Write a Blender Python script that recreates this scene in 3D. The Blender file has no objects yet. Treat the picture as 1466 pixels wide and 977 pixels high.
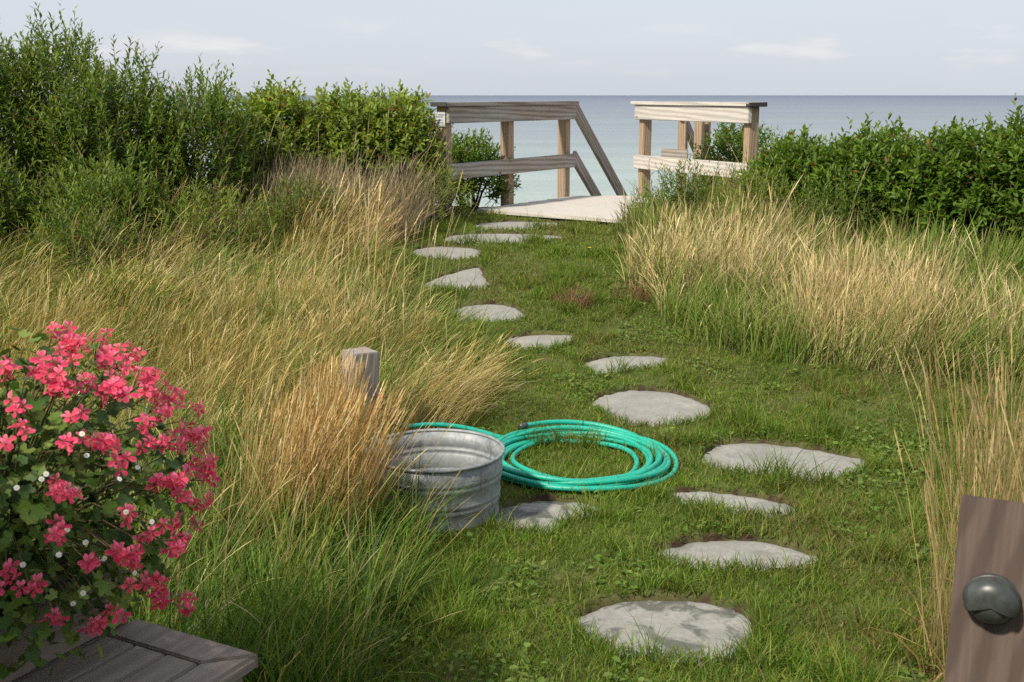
import bpy, bmesh, math, random
import numpy as np
from mathutils import Vector, Matrix

random.seed(7)
RNG = np.random.default_rng(7)
S = bpy.context.scene
COL = S.collection
rad = math.radians

# ---------------------------------------------------------------- camera
PITCH = 12.2
cam_d = bpy.data.cameras.new("camera")
cam = bpy.data.objects.new("camera", cam_d)
COL.objects.link(cam)
cam.location = (0, 0, 1.7)
cam.rotation_euler = (rad(90 - PITCH), 0, 0)
cam_d.sensor_width = 36
cam_d.lens = 40.0
cam_d.clip_start = .05
cam_d.clip_end = 80000
cam_d.dof.use_dof = True
cam_d.dof.focus_distance = 5.8
cam_d.dof.aperture_fstop = 9.0
S.camera = cam

# ---------------------------------------------------------------- sky and sun
SUN_EL = 45
SUN_H = Vector((-.72, -.69))          # towards the sun, seen from above
world = bpy.data.worlds.new("World")
S.world = world
world.use_nodes = True
wt = world.node_tree
wn, wl = wt.nodes, wt.links
wn.clear()
w_out = wn.new("ShaderNodeOutputWorld")
w_bg = wn.new("ShaderNodeBackground")
w_bg.inputs[1].default_value = .15
sky = wn.new("ShaderNodeTexSky")
sky.sky_type = 'NISHITA'
sky.sun_disc = False
sky.sun_elevation = rad(SUN_EL)
sky.sun_rotation = math.atan2(SUN_H.x, SUN_H.y)
sky.air_density = 1.0
sky.dust_density = 2.0
tc = wn.new("ShaderNodeTexCoord")
sep = wn.new("ShaderNodeSeparateXYZ")
wl.new(tc.outputs['Generated'], sep.inputs[0])
def wmath(op, a, b=None):
    n = wn.new("ShaderNodeMath"); n.operation = op
    for i, q in enumerate((a, b)):
        if q is None: continue
        if isinstance(q, (int, float)): n.inputs[i].default_value = q
        else: wl.new(q, n.inputs[i])
    return n.outputs[0]
def wramp(src, stops):
    n = wn.new("ShaderNodeValToRGB")
    e = n.color_ramp.elements
    while len(e) < len(stops): e.new(.5)
    for q, (p, c) in zip(e, stops):
        q.position = p; q.color = c if len(c) == 4 else (*c, 1)
    wl.new(src, n.inputs[0])
    return n.outputs[0]
def wmix(f, a, b):
    n = wn.new("ShaderNodeMix"); n.data_type = 'RGBA'
    for s_, q in ((n.inputs[0], f), (n.inputs[6], a), (n.inputs[7], b)):
        if isinstance(q, (int, float)): s_.default_value = q
        elif isinstance(q, tuple): s_.default_value = (*q, 1)
        else: wl.new(q, s_)
    return n.outputs[2]
# thin even veil of high cloud over the blue
veil_map = wn.new("ShaderNodeMapping"); veil_map.inputs['Scale'].default_value = (1.4, 1.4, 7)
wl.new(tc.outputs['Generated'], veil_map.inputs[0])
veil_n = wn.new("ShaderNodeTexNoise"); veil_n.inputs['Scale'].default_value = 1.6; veil_n.inputs['Detail'].default_value = 5
wl.new(veil_map.outputs[0], veil_n.inputs['Vector'])
veil = wramp(veil_n.outputs[0], [(.3, (.82,) * 3), (.75, (.95,) * 3)])
col = wmix(veil, sky.outputs[0], (3.2, 3.4, 3.76))
# low heaps of fair-weather cloud standing over the sea
az = wmath('ARCTAN2', sep.outputs[0], sep.outputs[1])
cmb = wn.new("ShaderNodeCombineXYZ")
wl.new(wmath('MULTIPLY', az, 9.0), cmb.inputs[0])
wl.new(wmath('MULTIPLY', sep.outputs[2], 42.0), cmb.inputs[1])
cn = wn.new("ShaderNodeTexNoise"); cn.inputs['Scale'].default_value = 1.0; cn.inputs['Detail'].default_value = 7
cn.inputs['Roughness'].default_value = .55
wl.new(cmb.outputs[0], cn.inputs['Vector'])
band = wramp(sep.outputs[2], [(.012, (0,) * 3), (.034, (.9,) * 3), (.043, (1,) * 3), (.068, (0,) * 3)])
cmask = wmath('MULTIPLY', wramp(cn.outputs[0], [(.52, (0,) * 3), (.66, (1,) * 3)]), band)
col = wmix(wmath('MULTIPLY', cmask, .55), col, (4.3, 4.25, 4.2))
wl.new(col, w_bg.inputs[0])
wl.new(w_bg.outputs[0], w_out.inputs[0])

sun_d = bpy.data.lights.new("sun", 'SUN')
sun_d.energy = 3.9
sun_d.angle = rad(4.0)
sun_d.color = (1, .92, .78)
sun = bpy.data.objects.new("sun", sun_d)
COL.objects.link(sun)
ce, se = math.cos(rad(SUN_EL)), math.sin(rad(SUN_EL))
sun_dir = Vector((-SUN_H.x * ce, -SUN_H.y * ce, -se))
sun.rotation_euler = sun_dir.to_track_quat('-Z', 'Y').to_euler()
sun.location = (-6, -6, 9)

vs = S.view_settings
vs.view_transform = 'Standard'
vs.look = 'None'
vs.exposure = 0.5
vs.gamma = 1.0
vs.use_curve_mapping = False
S.cycles.use_denoising = False
S.cycles.max_bounces = 8
S.cycles.sample_clamp_indirect = 3.0
S.cycles.sample_clamp_direct = 10.0
S.cycles.transparent_max_bounces = 6

# ---------------------------------------------------------------- helpers
WORLD = {}
def place(o, M, parent=None):
    WORLD[o.name] = M.copy()
    if parent is not None:
        o.parent = parent
        o.matrix_parent_inverse = WORLD[parent.name].inverted()
    o.matrix_basis = M
    return o
def tag(o, label=None, cat=None, group=None, kind=None):
    for k, v in (('label', label), ('category', cat), ('group', group), ('kind', kind)):
        if v: o[k] = v
    return o
def root(name, loc, label, cat, group=None):
    o = bpy.data.objects.new(name, None)
    o.empty_display_size = .1
    COL.objects.link(o)
    place(o, Matrix.Translation(loc))
    return tag(o, label, cat, group)
def np_mesh(name, V, T, col=None, mat=None, smooth=False):
    me = bpy.data.meshes.new(name)
    V = np.ascontiguousarray(V, np.float32); T = np.ascontiguousarray(T, np.int32)
    k = T.shape[1]
    me.vertices.add(len(V)); me.vertices.foreach_set("co", V.ravel())
    me.loops.add(T.size); me.loops.foreach_set("vertex_index", T.ravel())
    me.polygons.add(len(T))
    me.polygons.foreach_set("loop_start", np.arange(0, T.size, k, dtype=np.int32))
    if smooth: me.polygons.foreach_set("use_smooth", np.ones(len(T), bool))
    if col is not None:
        a = me.color_attributes.new("Col", 'FLOAT_COLOR', 'POINT')
        c = np.ones((len(V), 4), np.float32); c[:, :3] = col
        a.data.foreach_set("color", c.ravel())
    me.update(calc_edges=True)
    if mat: me.materials.append(mat)
    return me
def obj(name, me, parent=None, M=None):
    o = bpy.data.objects.new(name, me)
    COL.objects.link(o)
    return place(o, M if M is not None else Matrix.Identity(4), parent)
def bm_mesh(name, bm, mat, smooth=False):
    me = bpy.data.meshes.new(name)
    bmesh.ops.recalc_face_normals(bm, faces=bm.faces)
    bm.to_mesh(me); bm.free()
    if smooth:
        for p in me.polygons: p.use_smooth = True
    if mat: me.materials.append(mat)
    return me
def box_mesh(name, sx, sy, sz, mat, bev=.006, warp=0):
    bm = bmesh.new()
    bmesh.ops.create_cube(bm, size=1)
    for v in bm.verts:
        v.co = Vector((v.co.x * sx, v.co.y * sy, v.co.z * sz))
        if warp: v.co += Vector([random.uniform(-warp, warp) for _ in range(3)])
    if bev: bmesh.ops.bevel(bm, geom=list(bm.edges), offset=bev, segments=2, affect='EDGES')
    return bm_mesh(name, bm, mat)
def frame(x, up):
    x = x.normalized(); z = (up - x * up.dot(x)).normalized(); y = z.cross(x)
    return Matrix((x, y, z)).transposed()
def board(name, p0, p1, up, w, t, mat, parent=None, bev=.005, warp=.002):
    """a sawn board from p0 to p1; w is measured along up, t across"""
    p0, p1 = Vector(p0), Vector(p1)
    M = Matrix.Translation((p0 + p1) / 2) @ frame(p1 - p0, Vector(up)).to_4x4()
    return obj(name, box_mesh(name, (p1 - p0).length, t, w, mat, bev, warp), parent, M)
def tube_np(path, r, n=8, cap=True):
    """vertices and triangles of a tube along path; r one radius or one per point"""
    P = np.asarray(path, float); m = len(P)
    R = np.full(m, r) if np.isscalar(r) else np.asarray(r, float)
    Tn = np.gradient(P, axis=0); Tn /= np.linalg.norm(Tn, axis=1)[:, None] + 1e-12
    up = np.array([0, 0, 1.]) if abs(Tn[0, 2]) < .9 else np.array([1., 0, 0])
    N = np.zeros_like(P); b = np.cross(Tn[0], up); b /= np.linalg.norm(b)
    for i in range(m):
        b = b - Tn[i] * (b @ Tn[i]); b /= np.linalg.norm(b); N[i] = b
    B = np.cross(Tn, N)
    a = np.linspace(0, 2 * np.pi, n, endpoint=False)
    V = P[:, None] + R[:, None, None] * (np.cos(a)[None, :, None] * N[:, None] + np.sin(a)[None, :, None] * B[:, None])
    V = V.reshape(-1, 3)
    i, j = np.meshgrid(np.arange(m - 1), np.arange(n), indexing='ij')
    i, j = i.ravel(), j.ravel(); j2 = (j + 1) % n
    q = np.stack([i * n + j, i * n + j2, (i + 1) * n + j2, (i + 1) * n + j], 1)
    T = np.concatenate([q[:, [0, 1, 2]], q[:, [0, 2, 3]]])
    if cap:
        V = np.concatenate([V, P[:1], P[-1:]]); c0 = m * n; k = np.arange(n); k2 = (k + 1) % n
        T = np.concatenate([T, np.stack([np.full(n, c0), k2, k], 1), np.stack([np.full(n, c0 + 1), (m - 1) * n + k, (m - 1) * n + k2], 1)])
    return V, T
def join_np(parts):
    V, T, C, o = [], [], [], 0
    for p in parts:
        V.append(p[0]); T.append(p[1] + o); o += len(p[0])
        if len(p) > 2: C.append(np.broadcast_to(p[2], (len(p[0]), 3)))
    return np.concatenate(V), np.concatenate(T), (np.concatenate(C) if C else None)
def lathe_np(prof, n=48):
    pr = np.asarray(prof, float); m = len(pr)
    a = np.linspace(0, 2 * np.pi, n, endpoint=False)
    V = np.stack([pr[:, 0, None] * np.cos(a), pr[:, 0, None] * np.sin(a), np.repeat(pr[:, 1, None], n, 1)], -1).reshape(-1, 3)
    i, j = np.meshgrid(np.arange(m - 1), np.arange(n), indexing='ij'); i, j = i.ravel(), j.ravel(); j2 = (j + 1) % n
    return V, np.stack([i * n + j, i * n + j2, (i + 1) * n + j2, (i + 1) * n + j], 1)
def ss(a, b, x):
    t = np.clip((np.asarray(x, float) - a) / (b - a), 0, 1); return t * t * (3 - 2 * t)
def vnoise(x, y, seed=0):
    x = np.asarray(x, float); y = np.asarray(y, float)
    xi, yi = np.floor(x).astype(np.int64), np.floor(y).astype(np.int64)
    fx, fy = x - xi, y - yi; fx = fx * fx * (3 - 2 * fx); fy = fy * fy * (3 - 2 * fy)
    def h(a, b):
        n = (a * 374761393 + b * 668265263 + seed * 1442695041) & 0x7fffffff
        n = ((n ^ (n >> 13)) * 1274126177) & 0x7fffffff
        return ((n ^ (n >> 16)) & 0xffff) / 65535.
    return (h(xi, yi) * (1 - fx) + h(xi + 1, yi) * fx) * (1 - fy) + (h(xi, yi + 1) * (1 - fx) + h(xi + 1, yi + 1) * fx) * fy
def fnoise(x, y, seed=0):
    return (vnoise(x, y, seed) + .5 * vnoise(np.multiply(x, 2.1), np.multiply(y, 2.1), seed + 1) + .25 * vnoise(np.multiply(x, 4.3), np.multiply(y, 4.3), seed + 2)) / 1.75
def inpoly(x, y, poly):
    x = np.asarray(x); y = np.asarray(y); r = np.zeros(x.shape, bool); n = len(poly)
    for i in range(n):
        x0, y0 = poly[i]; x1, y1 = poly[(i + 1) % n]
        if y0 == y1: continue
        r ^= ((y0 > y) != (y1 > y)) & (x < (x1 - x0) * (y - y0) / (y1 - y0) + x0)
    return r
def grow(poly, k):
    a = np.asarray(poly); c = a.mean(0); d = a - c; L = np.linalg.norm(d, axis=1)[:, None]
    return c + d * (L + k) / L

# ---------------------------------------------------------------- materials
def material(name):
    m = bpy.data.materials.new(name); m.use_nodes = True
    nt = m.node_tree
    return m, nt, nt.nodes['Principled BSDF']
class NT:
    def __init__(s, nt): s.n, s.l = nt.nodes, nt.links
    def put(s, sock, q):
        if isinstance(q, (int, float)): sock.default_value = q
        elif isinstance(q, tuple): sock.default_value = (*q, 1) if len(sock.default_value) == 4 and len(q) == 3 else q
        else: s.l.new(q, sock)
    def coord(s, kind='Object', scale=(1, 1, 1), rnd=0.):
        t = s.n.new("ShaderNodeTexCoord"); v = t.outputs[kind]
        if rnd:
            oi = s.n.new("ShaderNodeObjectInfo"); k = s.n.new("ShaderNodeMath"); k.operation = 'MULTIPLY'
            s.l.new(oi.outputs['Random'], k.inputs[0]); k.inputs[1].default_value = rnd
            a = s.n.new("ShaderNodeVectorMath"); a.operation = 'ADD'; s.l.new(v, a.inputs[0]); s.l.new(k.outputs[0], a.inputs[1]); v = a.outputs[0]
        m = s.n.new("ShaderNodeMapping"); m.inputs['Scale'].default_value = scale; s.l.new(v, m.inputs[0])
        return m.outputs[0]
    def noise(s, vec, scale, detail=4, rough=.55, dist=0):
        n = s.n.new("ShaderNodeTexNoise"); s.l.new(vec, n.inputs['Vector'])
        n.inputs['Scale'].default_value = scale; n.inputs['Detail'].default_value = detail; n.inputs['Roughness'].default_value = rough; n.inputs['Distortion'].default_value = dist
        return n.outputs[0]
    def ramp(s, src, stops):
        n = s.n.new("ShaderNodeValToRGB"); e = n.color_ramp.elements
        while len(e) < len(stops): e.new(.5)
        for q, (p, c) in zip(e, stops):
            q.position = p; q.color = (*c, 1) if isinstance(c, tuple) else (c, c, c, 1)
        s.l.new(src, n.inputs[0]); return n.outputs[0]
    def mix(s, f, a, b, mode='MIX'):
        n = s.n.new("ShaderNodeMix"); n.data_type = 'RGBA'; n.blend_type = mode
        for sk, q in ((n.inputs[0], f), (n.inputs[6], a), (n.inputs[7], b)): s.put(sk, q)
        return n.outputs[2]
    def math(s, op, a, b=0.):
        n = s.n.new("ShaderNodeMath"); n.operation = op; s.put(n.inputs[0], a); s.put(n.inputs[1], b); return n.outputs[0]
    def bump(s, h, strength, dist, bsdf):
        n = s.n.new("ShaderNodeBump"); n.inputs['Strength'].default_value = strength; n.inputs['Distance'].default_value = dist
        s.l.new(h, n.inputs['Height']); s.l.new(n.outputs[0], bsdf.inputs['Normal'])

def foliage_mat(name, trans=.35, rough=.55, spec=.3, tint=(1.2, 1.2, .6)):
    m, nt, b = material(name); k = NT(nt)
    a = k.n.new("ShaderNodeAttribute"); a.attribute_name = "Col"
    k.l.new(a.outputs[0], b.inputs['Base Color'])
    b.inputs['Roughness'].default_value = rough
    b.inputs['Specular IOR Level'].default_value = spec
    tr = k.n.new("ShaderNodeBsdfTranslucent")
    k.l.new(k.mix(1.0, a.outputs[0], tint, 'MULTIPLY'), tr.inputs[0])
    mx = k.n.new("ShaderNodeMixShader"); mx.inputs[0].default_value = trans
    k.l.new(b.outputs[0], mx.inputs[1]); k.l.new(tr.outputs[0], mx.inputs[2])
    k.l.new(mx.outputs[0], k.n['Material Output'].inputs[0])
    return m
M_GRASS = foliage_mat("grass", .45, .5, .25)
M_STRAW = foliage_mat("straw", .3, .6, .2)
M_LEAF = foliage_mat("shrub_leaf", .45, .45, .3)
M_GLEAF = foliage_mat("geranium_leaf", .22, .55, .3)
M_PETAL = foliage_mat("petal", .35, .55, .2, (1., .9, 1.))

def wood_mat(name, light, dark, grey=None, ring=9., contrast=.8, rough=.8, bump=.25, xs=.16):
    m, nt, b = material(name); k = NT(nt)
    v = k.coord('Object', (xs, 1, 1), 7.3)
    v.node.inputs['Rotation'].default_value = (0, rad(18), rad(30))     # saw cut runs slightly across the growth rings
    sh = k.n.new("ShaderNodeVectorMath"); sh.operation = 'ADD'; sh.inputs[1].default_value = (0, .11, .03)
    k.l.new(v, sh.inputs[0])
    w = k.n.new("ShaderNodeTexWave"); w.wave_type = 'RINGS'; w.rings_direction = 'X'
    w.inputs['Scale'].default_value = ring; w.inputs['Distortion'].default_value = 3.2
    w.inputs['Detail'].default_value = 2.5; w.inputs['Detail Scale'].default_value = 1.3
    k.l.new(sh.outputs[0], w.inputs['Vector'])
    fib = k.noise(k.coord('Object', (2.2, 95, 95), 7.3), 1.0, 5, .6)
    blot = k.noise(k.coord('Object', (1.2, 6, 6), 5.1), 1.3, 4)
    rings = k.ramp(w.outputs[1], [(.15, 1 - contrast), (.75, 1.)])
    f = k.math('MULTIPLY', rings, k.ramp(fib, [(.28, .45), (.62, 1.)]))
    c = k.mix(f, dark, light)
    if grey: c = k.mix(k.ramp(blot, [(.38, 0.), (.62, 1.)]), c, k.mix(f, tuple(q * .55 for q in grey), grey))
    # knots
    vo = k.n.new("ShaderNodeTexVoronoi"); vo.inputs['Scale'].default_value = 2.3
    k.l.new(k.coord('Object', (1, 1.6, 1.6), 9.7), vo.inputs['Vector'])
    c = k.mix(k.ramp(vo.outputs['Distance'], [(.035, .75), (.075, 0.)]), c, tuple(q * .45 for q in dark))
    k.l.new(c, b.inputs['Base Color'])
    b.inputs['Roughness'].default_value = rough; b.inputs['Specular IOR Level'].default_value = .25
    k.bump(f, bump, .004, b)
    return m
M_WOOD = wood_mat("weathered_board", (.40, .34, .28), (.17, .135, .11), (.42, .39, .36))
M_WOOD_SUN = wood_mat("sunlit_board", (.60, .56, .50), (.33, .28, .24), (.58, .55, .51), contrast=.6)  # paler copy of the railing wood, sunlight on the right railing put into its colour
M_DECK = wood_mat("bleached_deck", (.54, .50, .45), (.38, .335, .29), (.56, .53, .49), contrast=.4)
M_POST = wood_mat("tan_post", (.42, .315, .215), (.22, .15, .095), None, ring=14, contrast=.65)
M_BENCH = wood_mat("grey_bench", (.29, .235, .195), (.15, .115, .09), (.29, .25, .215), contrast=.35)
M_NEAR = wood_mat("brown_post", (.155, .118, .10), (.075, .052, .044), None, ring=8, contrast=.6, bump=.2, xs=.55)
M_STUB = wood_mat("grey_stub", (.34, .28, .235), (.17, .125, .10), (.36, .335, .315), ring=11, contrast=.5, xs=.35)

def flat_mat(name, c, rough=.5, metal=0., spec=.5):
    m, nt, b = material(name); b.inputs['Base Color'].default_value = (*c, 1)
    b.inputs['Roughness'].default_value = rough; b.inputs['Metallic'].default_value = metal; b.inputs['Specular IOR Level'].default_value = spec
    return m
def speck_mat(name, c, c2, scale, lo, hi, rough=.45, metal=0., bump=0.):
    m, nt, b = material(name); k = NT(nt)
    n = k.noise(k.coord('Object', (1, 1, 1), 3.), scale, 6, .65)
    k.l.new(k.mix(k.ramp(n, [(lo, 0.), (hi, 1.)]), c, c2), b.inputs['Base Color'])
    b.inputs['Roughness'].default_value = rough; b.inputs['Metallic'].default_value = metal
    if bump: k.bump(n, bump, .003, b)
    return m
M_STEM = speck_mat("shrub_stem", (.09, .065, .045), (.16, .12, .09), 30, .4, .6, .8)
M_HOSE = speck_mat("teal_hose", (.008, .36, .255), (.05, .13, .08), 55, .56, .68, .45)
M_BLACK = speck_mat("black_fitting", (.035, .04, .038), (.075, .082, .076), 25, .45, .7, .38, bump=.1)
M_IRON = speck_mat("old_brass", (.10, .085, .05), (.05, .05, .04), 60, .4, .6, .5, .6)
M_WHITE = flat_mat("white_enamel", (.52, .53, .54), .4)
M_INK = flat_mat("faded_print", (.18, .2, .24), .6)
# ---------------------------------------------------------------- stepping stones (plan outlines) and ground
STONES=[
 [(0.213,3.484),(0.241,3.562),(0.329,3.637),(0.418,3.676),(0.552,3.682),(0.670,3.659),(0.756,3.605),(0.795,3.536),(0.793,3.459),(0.745,3.338),(0.677,3.246),(0.533,3.224),(0.366,3.278),(0.262,3.361)],
 [(0.548,4.103),(0.660,4.172),(0.762,4.216),(0.903,4.230),(1.031,4.187),(1.119,4.103),(1.171,4.036),(1.078,3.938),(0.893,3.919),(0.716,3.938),(0.596,4.003)],
 [(0.691,4.745),(0.780,4.790),(0.903,4.781),(1.031,4.728),(1.139,4.665),(1.213,4.572),(1.168,4.473),(1.038,4.473),(0.901,4.523),(0.752,4.605)],
 [(0.912,5.260),(1.036,5.446),(1.200,5.478),(1.383,5.435),(1.563,5.331),(1.704,5.208),(1.632,5.048),(1.485,4.930),(1.290,4.911),(1.059,5.028),(0.930,5.128)],
 [(-0.097,4.515),(0.006,4.623),(0.127,4.675),(0.263,4.665),(0.364,4.605),(0.384,4.515),(0.279,4.418),(0.190,4.364),(0.145,4.273),(0.006,4.318),(-0.080,4.395)],
 [(0.451,6.117),(0.544,6.257),(0.710,6.329),(0.904,6.281),(1.043,6.152),(1.092,5.980),(0.990,5.812),(0.792,5.713),(0.630,5.734),(0.508,5.912)],
 [(0.422,6.763),(0.529,6.881),(0.731,6.946),(0.977,6.894),(0.882,6.751),(0.722,6.649),(0.526,6.549),(0.470,6.649)],
 [(-0.050,7.246),(0.055,7.332),(0.217,7.361),(0.392,7.346),(0.371,7.205),(0.253,7.068),(0.075,7.040),(-0.036,7.109)],
 [(-0.417,7.858),(-0.314,7.987),(-0.140,8.037),(0.010,7.954),(0.092,7.763),(0.010,7.625),(-0.204,7.565),(-0.372,7.625)],
 [(-0.691,8.490),(-0.507,8.797),(-0.273,9.004),(-0.223,8.757),(-0.163,8.453),(-0.381,8.380),(-0.590,8.398)],
 [(-0.855,9.485),(-0.763,9.665),(-0.558,9.719),(-0.315,9.638),(-0.229,9.485),(-0.303,9.246),(-0.529,9.201),(-0.762,9.270)],
 [(-0.607,9.945),(-0.523,10.230),(-0.210,10.335),(0.171,10.299),(0.444,10.164),(0.412,9.975),(0.102,9.774),(-0.258,9.719),(-0.499,9.746)],
 [(-0.374,10.688),(-0.288,10.923),(0.048,11.087),(0.418,10.975),(0.455,10.732),(0.237,10.407),(-0.083,10.335),(-0.307,10.407)],
]
def terr(x, y):
    x = np.asarray(x, float); y = np.asarray(y, float)
    z = .52 * ss(5.0, 11.2, y)
    z = z + .10 * ss(1.2, 4.5, -x) * ss(5, 9, y) + .08 * ss(2, 5, x) * ss(6, 9, y)
    z = z - 10.9 * ss(12.4, 20, y - .05 * np.abs(x)) - 4 * ss(22, 90, y)
    return z
def terr1(x, y): return float(terr(x, y))
def soft_outline(poly, n=56, jit=.011):
    a = np.asarray(poly); m = len(a); out = []
    for t in np.linspace(0, m, n, endpoint=False):
        i = int(t); f = t - i
        p0, p1, p2, p3 = a[(i - 1) % m], a[i % m], a[(i + 1) % m], a[(i + 2) % m]
        out.append(.5 * (2 * p1 + (p2 - p0) * f + (2 * p0 - 5 * p1 + 4 * p2 - p3) * f * f + (3 * p1 - p0 - 3 * p2 + p3) * f ** 3))
    out = np.array(out)
    return out + RNG.normal(0, jit * .5, out.shape)
for i_ in (11, 12):          # turf has crept over the edges of the two furthest stones
    c_ = np.mean(STONES[i_], 0); STONES[i_] = [(p[0], c_[1] + (p[1] - c_[1]) * .86) for p in STONES[i_]]
STONES = [soft_outline(s) for s in STONES]

def axis(a, b, step, outer):
    c = list(np.arange(a, b, step)); d = step; q = a; lo = []
    while q > outer[0]: d *= 1.22; q -= d; lo.append(q)
    d = step; q = c[-1]; hi = []
    while q < outer[1]: d *= 1.22; q += d; hi.append(q)
    return np.array(lo[::-1] + c + hi)
gx = axis(-2.2, 2.6, .035, (-20000, 20000)); gy = axis(2.9, 11.4, .035, (-20000, 95))
GX, GY = np.meshgrid(gx, gy, indexing='xy'); gxf, gyf = GX.ravel(), GY.ravel()
GZ = terr(gxf, gyf)
near = (np.abs(gxf) < 8) & (gyf > 1) & (gyf < 14)
GZ += np.where(near, .022 * (fnoise(gxf * 3.1, gyf * 3.1, 4) - .5) + .012 * (vnoise(gxf * 14, gyf * 14, 9) - .5), 0)
soil = np.zeros(len(gxf))
for s in STONES:
    GZ[inpoly(gxf, gyf, grow(s, .006))] -= .05
    soil[inpoly(gxf, gyf, grow(s, .012))] = 1
m, nt, b = material("ground"); k = NT(nt)
at_ = k.n.new("ShaderNodeAttribute"); at_.attribute_name = "Col"
v = k.coord('Object')
n1 = k.noise(v, 2.2, 5); n2 = k.noise(v, 38, 6, .7)
turf = k.mix(k.ramp(n1, [(.38, 0.), (.62, 1.)]), (.055, .085, .02), (.10, .10, .035))
turf = k.mix(k.ramp(n2, [(.35, .0), (.7, .8)]), turf, (.13, .125, .05))
earth = k.mix(k.ramp(n2, [(.35, 0.), (.65, 1.)]), (.028, .018, .012), (.075, .05, .033))
sepc = k.n.new("ShaderNodeSeparateColor"); k.l.new(at_.outputs[0], sepc.inputs[0])
c = k.mix(sepc.outputs[0], turf, earth)
k.l.new(k.mix(sepc.outputs[1], c, (.50, .44, .35)), b.inputs['Base Color'])
b.inputs['Roughness'].default_value = .95; b.inputs['Specular IOR Level'].default_value = .1
k.bump(n2, .8, .012, b)
M_GROUND = m
gc = np.zeros((len(gxf), 3)); gc[:, 0] = soil; gc[:, 1] = ss(16, 24, gyf)
nx_ = len(gx)
i, j = np.meshgrid(np.arange(len(gy) - 1), np.arange(nx_ - 1), indexing='ij'); i, j = i.ravel(), j.ravel()
q = np.stack([i * nx_ + j, i * nx_ + j + 1, (i + 1) * nx_ + j + 1, (i + 1) * nx_ + j], 1)
tag(obj("ground", np_mesh("ground", np.stack([gxf, gyf, GZ], 1), q, gc, M_GROUND, True)), kind='structure')

# sea: pale grey-green near the shore, darkening to blue with distance
m, nt, b = material("sea"); k = NT(nt)
pv = k.coord('Object')
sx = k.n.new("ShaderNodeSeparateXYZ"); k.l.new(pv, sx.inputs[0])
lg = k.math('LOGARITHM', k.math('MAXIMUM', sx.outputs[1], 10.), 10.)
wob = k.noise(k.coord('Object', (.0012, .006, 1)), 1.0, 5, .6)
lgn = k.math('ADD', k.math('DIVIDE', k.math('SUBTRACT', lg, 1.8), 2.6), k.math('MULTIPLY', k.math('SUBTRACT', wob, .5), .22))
dist_c = k.ramp(lgn, [(.08, (.345, .405, .365)), (.20, (.275, .335, .32)), (.30, (.215, .255, .275)), (.48, (.155, .185, .225)), (.75, (.08, .105, .155)), (1., (.05, .07, .12))])
strk = k.noise(k.coord('Object', (.003, .035, 1)), 1.0, 6, .65)
k.l.new(k.mix(1.0, dist_c, k.ramp(strk, [(.3, .86), (.7, 1.12)]), 'MULTIPLY'), b.inputs['Base Color'])
b.inputs['Roughness'].default_value = .35; b.inputs['Specular IOR Level'].default_value = .22
wv = k.noise(k.coord('Object', (.25, .8, 1)), 1.0, 6, .6)
wv2 = k.noise(k.coord('Object', (.02, .09, 1)), 1.0, 3, .5)
k.bump(k.math('ADD', wv, k.math('MULTIPLY', wv2, 2.5)), 1.0, .5, b)
M_SEA = m
ys = np.concatenate([[60], np.geomspace(90, 42000, 30)]); xs = np.linspace(-45000, 45000, 9)
SX, SY = np.meshgrid(xs, ys); n_ = len(xs)
i, j = np.meshgrid(np.arange(len(ys) - 1), np.arange(n_ - 1), indexing='ij'); i, j = i.ravel(), j.ravel()
q = np.stack([i * n_ + j, i * n_ + j + 1, (i + 1) * n_ + j + 1, (i + 1) * n_ + j], 1)
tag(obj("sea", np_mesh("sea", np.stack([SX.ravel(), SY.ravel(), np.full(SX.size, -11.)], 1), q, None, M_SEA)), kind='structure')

# stones
m, nt, b = material("flagstone"); k = NT(nt)
v = k.coord('Object', (1, 1, 1), 13.)
n1 = k.noise(v, 3.0, 6, .6); n2 = k.noise(v, 60, 5, .7); n3 = k.noise(v, 7.5, 7, .66, .6); n4 = k.noise(v, 17, 5, .6)
c = k.mix(k.ramp(n1, [(.3, 0.), (.7, 1.)]), (.255, .248, .225), (.35, .34, .312))
c = k.mix(k.ramp(n2, [(.32, .6), (.58, 0.)]), c, (.19, .18, .16))
c = k.mix(k.ramp(n4, [(.42, 0.), (.66, .5)]), c, (.20, .20, .17))
sa = k.n.new("ShaderNodeAttribute"); sa.attribute_type = 'OBJECT'; sa.attribute_name = "stain"
st = k.math('MULTIPLY', k.ramp(n3, [(.49, 0.), (.58, 1.)]), sa.outputs['Fac'])
k.l.new(k.mix(st, c, (.085, .088, .075)), b.inputs['Base Color'])
b.inputs['Roughness'].default_value = .8; b.inputs['Specular IOR Level'].default_value = .3
k.bump(k.math('ADD', n2, k.math('MULTIPLY', n1, 2.)), .35, .006, b)
M_STONE = m
SL = ["round flagstone with large dark damp blotches, at the foot of the path", "wide flat flagstone with grass growing over its front, next after the round blotched one",
      "narrow slanting grey flagstone between the coiled hose and the lawn edge", "biggest pale flagstone near the coiled hose, on its side away from the tub",
      "damp-spotted flagstone lying against the foot of the metal tub", "rounded pale flagstone just behind the coiled hose",
      "tapering flagstone second beyond the hose coil, cut into the turf", "small flagstone half covered by leaning straw, third beyond the hose coil",
      "roughly hexagonal flagstone in mid path beside the leaning straw", "wedge shaped flagstone pointing into the straw",
      "oval flagstone at the bend of the path, third from the wooden landing", "very wide flat flagstone, second from the wooden landing", "pale flagstone lying directly before the wooden landing"]
STAIN = [.85, .3, .15, .2, .9, .15, .15, .2, .12, .12, .08, .08, .05]
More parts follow.
